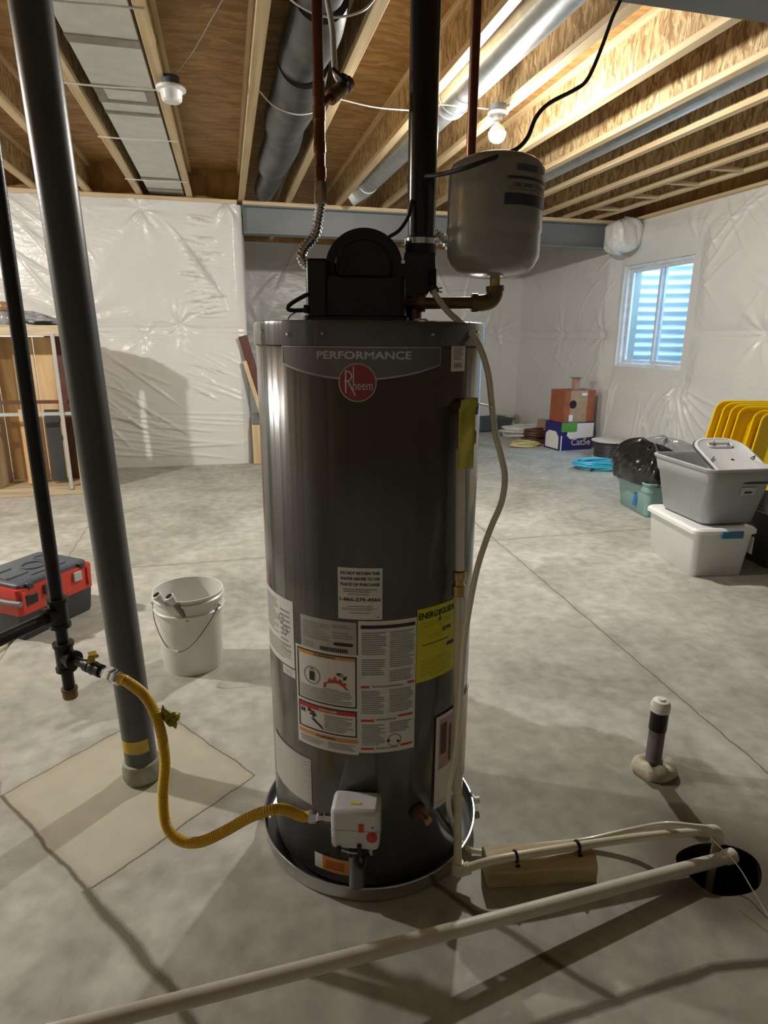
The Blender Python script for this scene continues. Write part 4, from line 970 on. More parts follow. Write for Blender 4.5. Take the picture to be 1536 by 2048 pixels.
MB().tube(catmull([FPx(616, 588, 1.52), FPx(592, 601, 1.52), FPx(577, 612, 1.52), FPx(577, 619, 1.52), FPx(590, 621, 1.52), FPx(612, 620, 1.52)], 6), .0048, 10).build('sensor_hose', 'rubber', blower)
MB().box(FPx(612, 618, 1.52), (.010, .014, .018), rzB).build('hose_fitting', 'black', blower, bevel=.002)
MB().tube(catmull([FPx(596, 622, 1.53), FPx(580, 632, 1.53), FPx(576, 644, 1.53), FPx(582, 650, 1.54), FPx(586, 655, 1.55)], 6), .0014, 6).build('sensor_wire', 'rubber', blower)
# condensate barb at the right
MB().cyl(FPx(866, 540, 1.58), FPx(866, 576, 1.56), .0085, n=14).build('drain_barb', 'black', blower)
# vent pipe
VC = FPx(842, 470, 1.66); VC = Vector((VC.x, VC.y, 0))
t = thing('vent_pipe', at(VC, 1.64), 'thick glossy black plastic vent pipe rising from the blower through the ceiling', 'pipe')
MB().cyl(at(VC, 1.64), at(VC, 2.84), .0345, n=40).build('riser', 'blackgloss', t)
MB().lathe([(.035, 0), (.0385, .0), (.0385, .04), (.035, .042)], at(VC, 1.645), n=40, cap=False).build('rubber_sleeve', 'rubber', t)
MB().lathe([(.0385, .0), (.0398, 0), (.0398, .013), (.0385, .013)], at(VC, 1.668), n=40, cap=False).build('hose_clamp', 'chrome', t)
cs = at(VC, 1.674) + RIGHT * .04 - HEAD * .005; MB().cyl(cs - HEAD * .012, cs + HEAD * .012, .0055, n=12).build('clamp_screw', 'chrome', t)
# black cables
(MB().tube(catmull([FPx(778, 474, 1.57), FPx(797, 462, 1.60), FPx(811, 444, 1.61), FPx(820, 425, 1.62), FPx(824, 400, 1.63)], 8), .0042, 10).build('power_cable', 'rubber', blower))
pw = [FPx(852, 352, 1.60), FPx(880, 349, 1.50), FPx(930, 336, 1.44), FPx(980, 318, 1.44), FPx(1030, 300, 1.50), FPx(1055, 275, 1.54), FPx(1072, 235, 1.58), FPx(1098, 207, 1.62), FPx(1145, 182, 1.68), FPx(1170, 165, 1.70), FPx(1187, 135, 1.74), FPx(1207, 85, 1.78), FPx(1225, 35, 1.82), FPx(1243, -5, 1.86), FPx(1262, -60, 1.90)]
tag(MB().tube(catmull(pw, 8), .0046, 10).build('extension_cord', 'rubber'), 'black power cord looping from the vent pipe over the tank to the ceiling', 'cord')
# -- outlet fitting, elbow and expansion tank
GT = 1.55
t = thing('tank_supply_pipe', at(FPx(985, 600, GT), 1.5), 'brown metal pipe and elbow carrying the beige tank', 'pipe')
e0 = FPx(806, 607, 1.60); e1 = FPx(950, 606, GT); e2 = FPx(982, 604, GT); e3 = FPx(990, 575, GT); e4 = FPx(990, 545, GT)
MB().cyl(e0, e1, .0138, n=24).build('nipple', 'brassdark', t)
MB().tube(catmull([FPx(948, 606, GT), FPx(965, 606, GT), FPx(980, 602, GT), FPx(989, 590, GT), FPx(990, 576, GT)], 6), .0185, 24).build('elbow', 'brassdark', t)
for a_, b_ in ((FPx(943, 606, GT), FPx(955, 606, GT)), (FPx(990, 583, GT), FPx(990, 572, GT)), (FPx(838, 606, 1.59), FPx(851, 606, 1.588))): MB().cyl(a_, b_, .0212, n=24).build('elbow_lip', 'brassdark', t)
MB().cyl(FPx(990, 576, GT), FPx(990, 544, GT), .0125, n=24).build('tank_nipple', 'brass', t)
MB().cyl(FPx(828, 607, 1.595), FPx(842, 606, 1.59), .017, n=24).build('tee', 'brassdark', t)
q_ = FPx(828, 620, 1.60); MB().lathe([(.019, 0), (.019, .03), (.015, .032), (.015, .06), (0, .06)], at(q_, ZT), n=24).build('outlet_nipple', 'copper', t)
MB().lathe([(.019, 0), (.012, .006), (0, .006)], at(FPx(842, 640, 1.48), ZT), n=20).build('plug', 'whiteplas', t)
TC = FPx(989, 430, GT); TC = Vector((TC.x, TC.y, 0)); zb_ = FPx(989, 558, GT).z; zt_ = 1.832; TR = .1060
tank = thing('expansion_tank', at(TC, zb_), 'beige-grey steel expansion tank right of the vent pipe', 'tank')
zm = FPx(989, 470, GT).z
prof = [(0, 0), (.03, .001), (.06, .006), (.082, .014), (.094, .026), (TR - .002, .045), (TR - .001, zm - zb_ - .012), (TR - .002, zm - zb_), (TR + .0008, zm - zb_ + .004), (TR, zm - zb_ + .02), (TR, zt_ - zb_ - .03), (TR - .004, zt_ - zb_ - .018), (.085, zt_ - zb_ - .006), (.05, zt_ - zb_ + .006), (0, zt_ - zb_ + .01)]
MB().lathe(prof, at(TC, zb_), n=72).build('shell', 'tank', tank, sharp=60)
def tcp(th, z, l=.001): return Vector((TC.x + (TR + l) * cos(th), TC.y + (TR + l) * sin(th), z))
class TW(Wrap):
    def p(s, x, z): return tcp(s.t0 + x / TR, s.z0 + z, s.l)
th0 = -pi / 2 - YAW + radians(38)
zl = FPx(1040, 380, GT - .08).z
W = TW(th0, zl, .0012); W.rect(-.068, .066, -.032, -.010); W.rect(-.064, .066, .017, .0225)
pl = W.build('dark_label_band', 'darkprint', tank)
W = TW(th0, zl, .001); W.rect(-.044, .012, .033, .046); W.rect(.028, .044, .035, .045)
W.text('USE SAFE', -.026, .006, .008, .05, .004); W.text('TO RELIEF', .03, .006, .008, .05, .004); W.rect(-.060, .062, -.003, -.0015)
W.build('faint_print', 'tankprint', tank)
# -- T and P relief valve with its discharge pipe
tp = cp(dg(-58), 1.30, R)
rad = Vector((cos(dg(-58)), sin(dg(-58)), 0))
tv = thing('relief_valve', at(tp, 1.27), 'brass relief valve on the right side of the heater', 'valve')
MB().cyl(cp(dg(-58), 1.30, R - .01), cp(dg(-58), 1.30, R + .03), .018, n=20).build('valve_inlet', 'brassdark', tv)
pv = cp(dg(-58), 0, R + .036)
MB().lathe([(.016, 0), (.019, .004), (.019, .03), (.0155, .034), (.0155, .065), (.021, .07), (.021, .09), (.012, .10), (0, .10)], at(pv, 1.215), n=20).build('valve_body', 'brassdark', tv)
MB().bar(at(pv, 1.312), at(pv, 1.300) + RIGHT * .055, .014, .003).build('test_lever', 'galv', tv)
lowp = PZ(915, 1742, .045)
dp = thing('relief_discharge_pipe', at(lowp, 0.03), 'cream plastic pipe running down the heater right side and out over the wood block', 'pipe')
p1 = at(pv, 1.22); p2 = Vector((p1.x + .004, p1.y - .02, .86))
c1 = PG(917, 1165, p2.dot(HEAD)); 
d1 = FPx(921, 900, p1.dot(HEAD)); 
MB().tube([p1, d1, FPx(919, 1140, p1.dot(HEAD))], .0112, 20).build('upper_pipe', 'pvc', dp)
j0 = FPx(919, 1142, p1.dot(HEAD)); j1 = FPx(917, 1190, p1.dot(HEAD))
MB().lathe([(.015, 0), (.0165, .004), (.0165, .02), (.0135, .022), (.0135, .034), (.017, .036), (.017, (j1 - j0).length)], j0, (j1 - j0), 20).build('adapter', 'brass', dp)
MB().tube([j1, FPx(915, 1400, p1.dot(HEAD) - .004), lowp + Vector((0, 0, .02))], .0115, 20).build('lower_pipe', 'cpvc', dp)
run = [lowp + Vector((.004, 0, 0)), PZ(1000, 1718, .088), PZ(1170, 1690, .090), PZ(1300, 1672, .085), PZ(1415, 1662, .075)]
MB().lathe([(.0145, -.02), (.0165, -.018), (.0165, .018), (.0145, .02)], lowp + Vector((0, 0, .012)), ZB, 20).build('elbow_fitting', 'cpvc', dp)
dr = (run[1] - run[0]).normalized(); MB().lathe([(.0145, -.008), (.0165, -.004), (.0165, .03), (.0145, .032)], run[0], dr, 20).build('elbow_fitting', 'cpvc', dp)
MB().tube(catmull(run, 6), .0115, 20).build('horizontal_pipe', 'cpvc', dp)
el = [run[-1] - (run[-1] - run[-2]).normalized() * .01, run[-1] + (run[-1] - run[-2]).normalized() * .02, run[-1] + (run[-1] - run[-2]).normalized() * .034 - ZB * .012, run[-1] + (run[-1] - run[-2]).normalized() * .037 - ZB * .04]
MB().tube(catmull(el, 5), .0165, 20).build('end_elbow', 'cpvc', dp)
MB().cyl(el[-1], el[-1] - ZB * .22, .0115, n=20).build('down_pipe', 'cpvc', dp)
# yellow film tag
mb = MB(); P = []
for i in range(22):
    u_ = i / 21; row = []
    for k in range(7):
        v_ = k / 6 - .5; x = 935 + v_ * (34 - 4 * u_) + (4 if u_ < .1 else 0) - u_ * 4; y = 795 + u_ * 142 + (v_ < -.3) * 4
        row.append(FPx(x, y, 1.345 + .012 * sin(3 * v_ + 5 * u_) + .015 * u_))
    P.append(row)
mb.grid(P); tag(mb.build('warning_tag', 'tagyellow', sharp=80, solid=.0006), 'crumpled yellow warning tag hanging from the relief valve', 'tag')
# vinyl condensate tube
vt = [FPx(866, 574, 1.56), FPx(872, 592, 1.545), FPx(895, 622, 1.53), FPx(925, 650, 1.50), FPx(955, 685, 1.47), FPx(975, 740, 1.45), FPx(983, 800, 1.44), FPx(989, 860, 1.43), FPx(1003, 915, 1.42), FPx(1010, 955, 1.41), FPx(1003, 1005, 1.40), FPx(980, 1060, 1.39), FPx(955, 1135, 1.37), FPx(938, 1220, 1.355), FPx(927, 1300, 1.345),
      FPx(921, 1400, 1.345), FPx(912, 1500, 1.35), FPx(899, 1570, 1.36), FPx(898, 1620, 1.37), PZ(912, 1665, .055), PZ(935, 1697, .018), PZ(985, 1703, .012), PZ(1080, 1690, .012), PZ(1170, 1680, .02), PZ(1260, 1660, .055), PZ(1330, 1648, .10), PZ(1385, 1652, .11), PZ(1420, 1658, .09), PZ(1432, 1680, .03), PZ(1436, 1690, -.08)]
t = thing('condensate_tube', at(vt[0], 0), 'clear yellowish vinyl tube drooping from the blower past the heater to the pit', 'tube')
MB().tube(resample(catmull(vt, 10), .012), .0072, 14).build('tube', 'vinyl', t)
cc_ = FPx(868, 580, 1.555); MB().lathe([(.0095, -.004), (.0105, -.004), (.0105, .005), (.0095, .005)], cc_, (vt[1] - vt[0]), 20, cap=False).build('tube_clamp', 'rubber', t)
for s_ in (-1, 1): MB().bar(cc_ + RIGHT * .008 + ZB * .003 * s_, cc_ + RIGHT * .019 + ZB * .005 * s_, .004, .0025).build('clamp_ear', 'rubber', t)

# -- drain pan
PR = .322
pan = thing('drain_pan', (AX, AY, 0), 'shallow round aluminium drain pan under the water heater', 'pan')
MB().lathe([(0, .001), (PR - .006, .001), (PR - .002, .004), (PR, .012), (PR + .002, .046), (PR + .004, .049), (PR + .003, .052), (PR, .052), (PR - .002, .048), (PR - .0035, .012), (PR - .010, .0055), (0, .0055)], A, n=128).build('pan_body', 'alu', pan, sharp=50)
thp = dg(-8); MB().lathe([(.014, 0), (.018, .002), (.018, .010), (.011, .012), (.011, .028), (0, .028)], cp(thp, .030, PR + .001), (cos(thp), sin(thp), 0), 20).build('drain_plug', 'whiteplas', pan)
MB().lathe([(.026, 0), (.026, .004), (0, .004)], cp(thp, .030, PR + .0005), (cos(thp), sin(thp), 0), 20).build('drain_gasket', 'rubber', pan)

# ================================================================== GAS LINE
GX = Vector((-.461, 1.656, 0)); zT = PG(131, 1312, 1.5).z; zL = PG(112, 1225, 1.5).z; zCap = PG(141, 1392, 1.5).z
gas = thing('gas_pipe', at(GX, zCap), 'black iron gas pipe with tees hanging in front of the red toolbox at left', 'pipe')
MB().cyl(at(GX, zL + .03), at(GX, 2.845), .0168, n=28).build('riser', 'iron', gas)
def tee(c, dirs, mb=None):
    mb = MB(); mb.cyl(c - ZB * .032, c + ZB * .032, .0225, n=24)
    for s_ in (-1, 1): mb.cyl(c + ZB * (.030 * s_), c + ZB * (.040 * s_), .0262, n=24)
    for d in dirs:
        d = d.normalized(); mb.cyl(c, c + d * .034, .0205, n=20); mb.cyl(c + d * .03, c + d * .042, .0245, n=20)
    return mb
lq = PZ(0, 1280, zL) ; dl = (lq - at(GX, zL)); dl.z = 0
vq = PZ(240, 1358, zT); dv_ = (vq - at(GX, zT)); dv_.z = 0
tee(at(GX, zL), [dl]).build('tee', 'iron', gas); tee(at(GX, zT), [dv_]).build('tee', 'iron', gas)
MB().cyl(at(GX, zL - .03), at(GX, zT + .03), .0150, n=24).build('nipple', 'iron', gas)
MB().cyl(at(GX, zCap + .02), at(GX, zT - .03), .0150, n=24).build('drip_leg', 'iron', gas)
MB().lathe([(.017, 0), (.019, .003), (.019, .022), (.0205, .024), (.0205, .030), (.015, .031)], at(GX, zCap - .004), n=24).build('drip_cap', 'brassdark', gas)
MB().cyl(at(GX, zL) + dl.normalized() * .03, at(GX, zL) + dl.normalized() * 1.0, .0150, n=24).build('side_branch', 'iron', gas)
dn = dv_.normalized(); T0 = at(GX, zT); LV = dv_.length
MB().cyl(T0 + dn * .03, T0 + dn * (LV - .055), .0118, n=20).build('outlet_nipple', 'iron', gas)
gv = MB().lathe([(.0125, 0), (.0165, .002), (.0165, .018), (.0145, .02), (.018, .032), (.0145, .045), (.0165, .047), (.0165, .062), (.0125, .064)], T0 + dn * (LV * .40), dn, 20).build('shutoff_valve', 'iron', gas)
hc = T0 + dn * (LV * .40 + .03); MB().cyl(hc, hc + ZB * .028, .006, n=12).build('valve_stem', 'yellowdirty', gv)
side = dn.cross(ZB).normalized()
mb = MB(); mb.bar(hc + ZB * .030 - dn * .026 - side * .018, hc + ZB * .030 + dn * .008, .020, .005); mb.bar(hc + ZB * .030 + dn * .004, hc + ZB * .044 + dn * .022 + side * .010, .026, .006); mb.box(hc + ZB * .022 - dn * .004, (.016, .016, .016)); mb.build('valve_handle', 'yellowdirty', gv, bevel=.002)
un = T0 + dn * (LV - .048)
MB().lathe([(.0125, 0), (.016, .002), (.016, .014)], un - dn * .01, dn, 6).build('union_nut', 'chrome', gas)
MB().lathe([(.0175, 0), (.0195, .003), (.0195, .022), (.016, .026), (.0165, .028), (.0165, .048), (.0135, .052)], un, dn, 6).build('union_nut', 'chrome', gas)
# yellow flexible connector
h0 = un + dn * .05; inl = cv - ut * .064 + ur * .0
h_end = inl - ut * .058
hp = [h0, h0 + dn * .03 , PG(292, 1395, 1.40), PG(318, 1450, 1.37), PG(330, 1520, 1.345), PG(326, 1590, 1.33), PG(332, 1648, 1.315), PG(358, 1680, 1.30), PG(400, 1684, 1.285), PG(450, 1662, 1.275), PG(505, 1632, 1.27), PG(560, 1618, 1.275), h_end - ut * .02, h_end]
t = thing('gas_connector', at(hp[7], hp[7].z - .02), 'yellow flexible gas hose sagging from the black pipe to the heater valve', 'hose')
pts = resample(catmull(hp, 16), .0012); rs = [.0128 + .0009 * cos(2 * pi * i / 5) for i in range(len(pts))]
MB().tube(pts, rs, 18).build('corrugated_hose', 'yellow_hose', t)
MB().lathe([(.0135, 0), (.0165, .002), (.0165, .022), (.013, .026), (.0095, .028), (.0095, .040), (.0125, .042), (.0125, .060)], h_end - ut * .002, ut, 6).build('end_nut', 'chrome', t)
# crumpled yellow paper tag at the hose
k_ = PG(335, 1440, 1.375); P = []
for i in range(8):
    u_ = i / 7 - .5; P.append([k_ + RIGHT * (.044 * (k / 6 - .5) + .012 * u_) + ZB * (.036 * u_ - .02 * (k / 6 - .5) + .006 * sin(3 * k + i)) + HEAD * (.008 * sin(2.1 * i + k) + .012) for k in range(7)])
mb = MB(); mb.grid(P); tag(mb.build('paper_tag', 'tagyellow', sharp=80, solid=.0006), 'crumpled yellow tag stuck on the hanging yellow hose', 'tag')

# ================================================================== GREY COLUMN
cb0 = PZ(281, 1563); cb0 = cb0 + HEAD * .03; ct = PY(60, 0, 2.03); dcol = (ct - cb0); top = cb0 + dcol * ((2.499) / dcol.z)
col = thing('support_column', cb0, 'thick dark grey steel post standing in a concrete patch left of the heater', 'column')
MB().cyl(cb0 + ZB * .004, top, .0515, n=48).build('post', 'column', col)
pts = [cb0 + dcol * (z / dcol.z) for z in (.0, .015, .05, .066, .07)]
MB().tube(pts, [.060, .066, .064, .059, .050], 40).build('base_collar', 'collarw', col)
# yellow painted mark
P = []
thc = atan2(-cb0.y, -cb0.x)
for z in (.118, .165):
    c_ = cb0 + dcol * (z / dcol.z); P.append([c_ + Vector((cos(thc + a), sin(thc + a), 0)) * .0524 for a in [radians(x) for x in range(-74, 35, 6)]])
mb = MB(); mb.grid(P); mb.build('yellow_mark', 'yellowdirty', col)

# ================================================================== FOREGROUND FLOOR
b0, b1 = PZ(975, 1778), PZ(1194, 1766); bd = (b1 - b0); rb = atan2(bd.y, bd.x); bn = Vector((-sin(rb), cos(rb), 0)); bc_ = (b0 + b1) / 2 + bn * .043
mb = MB(); LB = bd.length
outl = [Vector((0, -.043, 0)), Vector((0, .043, 0)), Vector((0, .043, .062)), Vector((0, .030, .074)), Vector((0, -.020, .074)), Vector((0, -.043, .052))]
Rb = Matrix.Rotation(rb, 3, 'Z'); mb.prism([bc_ + Rb @ (p + Vector((-LB / 2, 0, 0))) for p in outl], Rb @ Vector((LB, 0, 0)))
tag(mb.build('wood_block', 'block', bevel=.004), 'short greenish-tan timber block lying under the cream pipe right of the heater', 'wood block')
for x, y in ((1033, 1716), (1155, 1693)):
    c_ = PZ(x, y, .089); t_ = (run[2] - run[1]).normalized(); c_ = run[1] + t_ * ((c_ - run[1]).dot(t_))
    mb = MB(); nn_ = t_.cross(ZB).normalized(); mb.tube([c_ + (nn_ * cos(a) + ZB * sin(a)) * .0138 for a in [radians(v) for v in range(-60, 241, 20)]], .0045, 8); mb.bar(c_ + nn_ * .016 - ZB * .012, c_ + nn_ * .022 - ZB * .016, .012, .004)
    tag(mb.build('pipe_strap', 'black'), 'black plastic clip holding the cream pipe to the %s end of the wood block' % ('left' if x < 1100 else 'right'), 'pipe clip', 'black clips on the cream pipe')
# long pipe across the foreground
q1 = PZ(1466, 1711, .0235); q2 = PZ(768, 1893, .115); dq = (q2 - q1); q3 = q1 + dq * 1.75
t = thing('drain_pipe', at(q2, 0), 'long dusty white pipe crossing the foreground with its open end at the pit', 'pipe')
n_ = 24; MB().tube([q1.lerp(q3, k / n_) + ZB * (-.006 * sin(pi * k / n_)) for k in range(n_ + 1)], .0175, 28, cap=False).build('pipe_wall', 'pvc', t)
MB().cyl(q1 + (q3 - q1).normalized() * .006, q1 + (q3 - q1).normalized() * .05, .0160, n=28).build('pipe_bore', 'dirtpipe', t)
MB().lathe([(.0160, 0), (.0205, 0), (.0205, .03), (.0175, .032)], q1, (q3 - q1), 28, cap=False).build('end_coupling', 'pvc', t)
# string
st = [run[-1] + Vector((-.035, 0, .014)), run[-1] + Vector((-.03, -.012, .018)), PZ(1470, 1725, .055), PZ(1505, 1780, .03), PZ(1540, 1838, .006), PZ(1580, 1905, .004)]
t = thing('string', at(st[0], 0), 'white string tied round the cream pipe and trailing off to the right', 'string')
MB().tube(catmull(st, 6), .0016, 6).build('loose_end', 'string', t)
c_ = run[-1] - (run[-1] - run[-2]).normalized() * .035; t_ = (run[-1] - run[-2]).normalized(); nn_ = t_.cross(ZB).normalized()
MB().tube([c_ + t_ * (.0006 * k) + (nn_ * cos(k * .5) + ZB * sin(k * .5)) * .013 for k in range(40)], .0015, 6).build('knot', 'string', t)
# capped stand pipe
sb = PZ(1308, 1548); sb = sb + HEAD * .02
t = thing('floor_standpipe', sb, 'short capped drain stub standing in sealant on the floor at right', 'pipe stub')
lean = Vector((.0, .0, 1))
MB().cyl(sb + ZB * .01, sb + ZB * .215, .0265, n=28).build('pipe_body', 'dirtpipe', t)
MB().lathe([(.0275, 0), (.0295, .002), (.0290, .085), (.0275, .087)], sb + ZB * .165, n=28).build('rubber_coupling', 'black', t)
MB().lathe([(.0285, 0), (.0315, .002), (.0320, .024), (.030, .026), (.030, .030), (.026, .040), (.012, .043), (.012, .047), (0, .047)], sb + ZB * .236, n=28).build('cap', 'capwhite', t)
P = []
for i, (r_, z) in enumerate(((.068, .0), (.075, .014), (.068, .032), (.050, .043), (.030, .042), (.024, .02))):
    P.append([sb + Vector((cos(a) * r_ * (1 + .06 * sin(3 * a + i * .5) + .03 * sin(7 * a)) + .006, sin(a) * r_ * (1 + .12 * cos(2 * a)) - .008, max(0, z + .004 * sin(5 * a + i)))) for a in [2 * pi * k / 40 for k in range(40)]])
mb = MB(); mb.grid(P, closed=True); mb.build('sealant_ring', 'foam', t, sharp=80)
for v_ in fl.data.vertices: pass

# ================================================================== BUCKET
bu = PZ(373, 1350) + HEAD * .115; bu.z = 0
sc_ = 1.0
t = thing('bucket', bu, 'round white plastic bucket on the floor right of the grey post', 'bucket')
hb = .365
MB().lathe([(0, .004), (.122, .004), (.128, .0), (.130, .006), (.143, hb - .10), (.145, hb - .085), (.153, hb - .083), (.155, hb - .075), (.148, hb - .070), (.148, hb - .03), (.156, hb - .027), (.156, hb - .02), (.149, hb - .015), (.151, hb), (.147, hb), (.144, hb - .02), (.126, .012), (0, .012)], bu, n=72).build('bucket_body', 'bucket', t, sharp=50)
bd_ = radians(-12)
ends = [bu + Vector((cos(a), sin(a), 0)) * .157 + ZB * (hb - .055) for a in (bd_ - .35, pi + bd_ + .15)]
hp_ = []
for k in range(13):
    u_ = k / 12; p = ends[1].lerp(ends[0], u_); s_ = sin(pi * u_)
    hp_.append(p - HEAD * (.155 * s_ ** .7) - ZB * (.155 * s_ ** .9))
hd = MB().tube(catmull(hp_, 5), .0022, 8).build('wire_handle', 'steel_grey', t)
mid = catmull(hp_, 5); MB().tube(mid[22:32], .0068, 12).build('handle_grip', 'whiteplas', hd)
for e_ in ends: MB().sphere(e_, .009, 12, 8).build('handle_lug', 'bucket', t)
for i, (x, y, lb) in enumerate(((313, 1190, 'left'), (338, 1193, 'right'))):
    p_ = PZ(x, y, .40); q_ = p_ + (RIGHT * .075 + HEAD * .06 - ZB * .17); r = thing('conduit_offcut', q_, 'short grey tube end sticking out of the bucket, %s one of two' % lb, 'tube', 'tubes in the bucket')
    MB().tube([p_, q_], .0125, 20).build('tube', 'galv' if i == 0 else 'steel_grey', r); d_ = (q_ - p_).normalized()
    MB().lathe([(.0115, -.002), (.0195, 0), (.0195, .018), (.0150, .026), (.0135, .04)], p_, d_, 20).build('collar', 'valve', r); MB().lathe([(0, -.001), (.0145, -.001)], p_ - d_ * .0015, d_, 20).build('bore', 'black', r)

# ================================================================== TOOLBOX
tb0, tb1, tb2 = PZ(50, 1285), PZ(192, 1216), PZ(-40, 1240)
ux = (tb1 - tb0); rt = atan2(ux.y, ux.x); LT = ux.length; DT = .36
ctb = tb0 + ux / 2 + Vector((-sin(rt), cos(rt), 0)) * DT / 2
HT = .275
t = thing('toolbox', ctb, 'black and red toolbox on the floor behind the black gas pipe', 'toolbox')
RT = Matrix.Rotation(rt, 3, 'Z')
def tl(x, y, z): return ctb + RT @ Vector((x, y, z))
mb = MB(); loft(mb, ctb, rt, [(LT - .03, DT - .03, .02, 0), (LT - .02, DT - .02, .02, .02), (LT, DT, .02, .150)], True, True); mb.build('base_tray', 'charcoal', t)
mb = MB(); loft(mb, ctb, rt, [(LT + .004, DT + .004, .02, .135), (LT + .012, DT + .012, .022, .26), (LT + .006, DT + .006, .022, .268)], True, True); mb.build('red_shell', 'redbox', t)
mb = MB(); loft(mb, ctb, rt, [(LT - .03, DT - .02, .02, .262), (LT - .03, DT - .02, .02, .285), (LT - .05, DT - .04, .02, .292)], True, True); lid = mb.build('lid', 'slate', t)
for a, b, w_, d_ in ((-.12, -.06, .12, .012), (-.12, .06, .12, .012), (.10, 0, .010, .18), (.02, -.11, .2, .012), (.15, .1, .08, .012), (-.17, 0, .012, .14)):
    MB().box(tl(a, b, .294), (w_, d_, .008), rt).build('lid_rib', 'slate', lid, bevel=.002)
rr = [tl(.02 + .055 * cos(a), .0 + .055 * sin(a), .2945) for a in [2 * pi * k / 24 for k in range(24)]]; MB().tube(rr, .004, 8, closed=True).build('lid_ring', 'slate', lid)
MB().box(tl(.12, -DT / 2 - .010, .225), (.05, .014, .05), rt).build('latch', 'grey_label', t, bevel=.003)
MB().box(tl(-.06, -DT / 2 - .010, .225), (.05, .014, .05), rt).build('latch', 'charcoal', t, bevel=.003)
for x_ in (-LT / 2 + .02, LT / 2 - .03): MB().box(tl(x_, -DT / 2 - .006, .205), (.02, .014, .10), rt).build('corner_rib', 'redbox', t, bevel=.003)
MB().tube([tl(-LT / 2 - .012, .14, .205), tl(-LT / 2 - .016, -.12, .205), tl(-LT / 2 + .0, -DT / 2 - .014, .203)], .014, 14).build('side_handle', 'steel_grey', t)
MB().box(tl(-LT / 2 + .065, -DT / 2 - .006, .205), (.07, .010, .05), rt).build('handle_recess', 'black', t, bevel=.004)
for x_ in (-LT / 2 + .07, LT / 2 - .06): MB().box(tl(x_, -DT / 2 + .004, .272), (.03, .03, .03), rt).build('corner_catch', 'charcoal', t, bevel=.004)
# cable on the floor, left
tag(MB().tube(catmull([PZ(-60, 1330, .01), PZ(0, 1298, .01), PZ(18, 1280, .012), PZ(24, 1262, .03)], 6), .006, 8).build('electrical_cable', 'romex'), 'thin yellow cable lying on the floor at the left edge by the toolbox', 'cable')

# ================================================================== CRATE FRAME AT LEFT
YR = 6.5; rx0, rx1 = -2.18, -1.35; rz1 = 1.53
t = thing('crate_frame', ((rx0 + rx1) / 2, YR, 0), 'upright wooden crate frame with boards and metal bars behind the grey post', 'crate')
MB().box((rx0 + .045, YR, .765), (.085, .40, 1.45)).build('side_post', 'oldwood', t, bevel=.004)
MB().box((rx1 - .03, YR, .765), (.06, .40, 1.45)).build('side_post', 'oldwood', t, bevel=.004)
MB().box(((rx0 + rx1) / 2, YR, .04), (rx1 - rx0, .42, .08)).build('bottom_rail', 'oldwood_x', t, bevel=.004)
MB().box(((rx0 + rx1) / 2, YR, 1.49), (rx1 - rx0 + .02, .42, .085)).build('top_rail', 'oldwood_x', t, bevel=.004)
yb_ = YR + .17
for i in range(4):
    x_ = rx0 + .14 + .165 * i
    if i < 3: MB().box((x_ + .04, yb_, .76), (.155, .02, 1.34)).build('back_board', 'board', t, bevel=.002)
MB().box((rx0 + .62, yb_ + .012, .76), (.18, .02, 1.36)).build('dark_board', 'brown', t)
MB().box((-1.84, YR - .05, .44), (.10, .03, .70)).build('loose_board', 'board', t, bevel=.002); MB().box((-1.62, YR - .03, .44), (.12, .02, .68)).build('dark_panel', 'darkbin', t)
MB().box(((rx0 + rx1) / 2, YR - .20, .76), (rx1 - rx0 - .04, .025, .028)).build('metal_bar', 'grey_label', t)
MB().box(((rx0 + rx1) / 2, YR - .12, .86), (rx1 - rx0 - .14, .03, .03)).build('metal_bar', 'brown', t)
p0_ = PY(104, 668, YR - .215); p1_ = PY(149, 966, YR - .215)
MB().bar(Vector((p0_.x, YR - .215, 1.46)), Vector((p0_.x + .0, YR - .215, .06)), .03, .018, (0, 1, 0)).build('metal_bar', 'grey_label', t)
MB().bar(Vector((p0_.x + .12, YR + .1, 1.46)), Vector((p0_.x + .12, YR + .1, .06)), .05, .018, (0, 1, 0)).build('metal_bar', 'galv', t)
# things on top of the crate
zt0 = 1.534
P = []; wc = PY(85, 640, YR)
for i in range(25):
    th_ = pi * i / 24; row = []
    for q in [2 * pi * k / 48 for k in range(48)]:
        f = 1 + .18 * abs(sin(3 * q + 4 * th_)) + .10 * sin(7 * q - 5 * th_); hgt = .085 - .055 * cos(q) * sin(th_)
        row.append((wc.x + .20 * f * sin(th_) * cos(q), YR + .10 * f * sin(th_) * sin(q), zt0 + hgt * (1 - cos(th_)) * .5 * (1 + .2 * sin(5 * q + 2))))
    P.append(row)
mb = MB(); mb.grid(P, closed=True); tag(mb.build('plastic_wrap', 'junk', sharp=80), 'crumpled grey plastic wrap lying on top of the crate frame', 'plastic wrap')
tag(MB().box((-1.56, YR - .15, zt0 + .016), (.14, .05, .03), .1).build('hand_tool', 'black', bevel=.006), 'small black tool on the crate top beside the plastic wrap', 'tool')
tag(MB().box((-1.76, YR - .15, zt0 + .02), (.08, .06, .038), .3).build('fitting_bag', 'galv', bevel=.01), 'small shiny metal piece on the crate top by the black pipe', 'metal part')
JX_ = PY(11, 650, YR - .1).x
t = thing('glass_jar', (JX_, YR - .1, zt0), 'brownish glass jar on the crate top at the left edge', 'jar')
MB().lathe([(0, 0), (.05, 0), (.062, .03), (.06, .07), (.045, .10), (.042, .11)], (JX_, YR - .1, zt0), n=24).build('jar_body', 'clearbag', t)
MB().sphere((JX_, YR - .1, zt0 + .15), .058, 16, 10, (1, .8, .8)).build('jar_stopper', 'junkbrown', t)
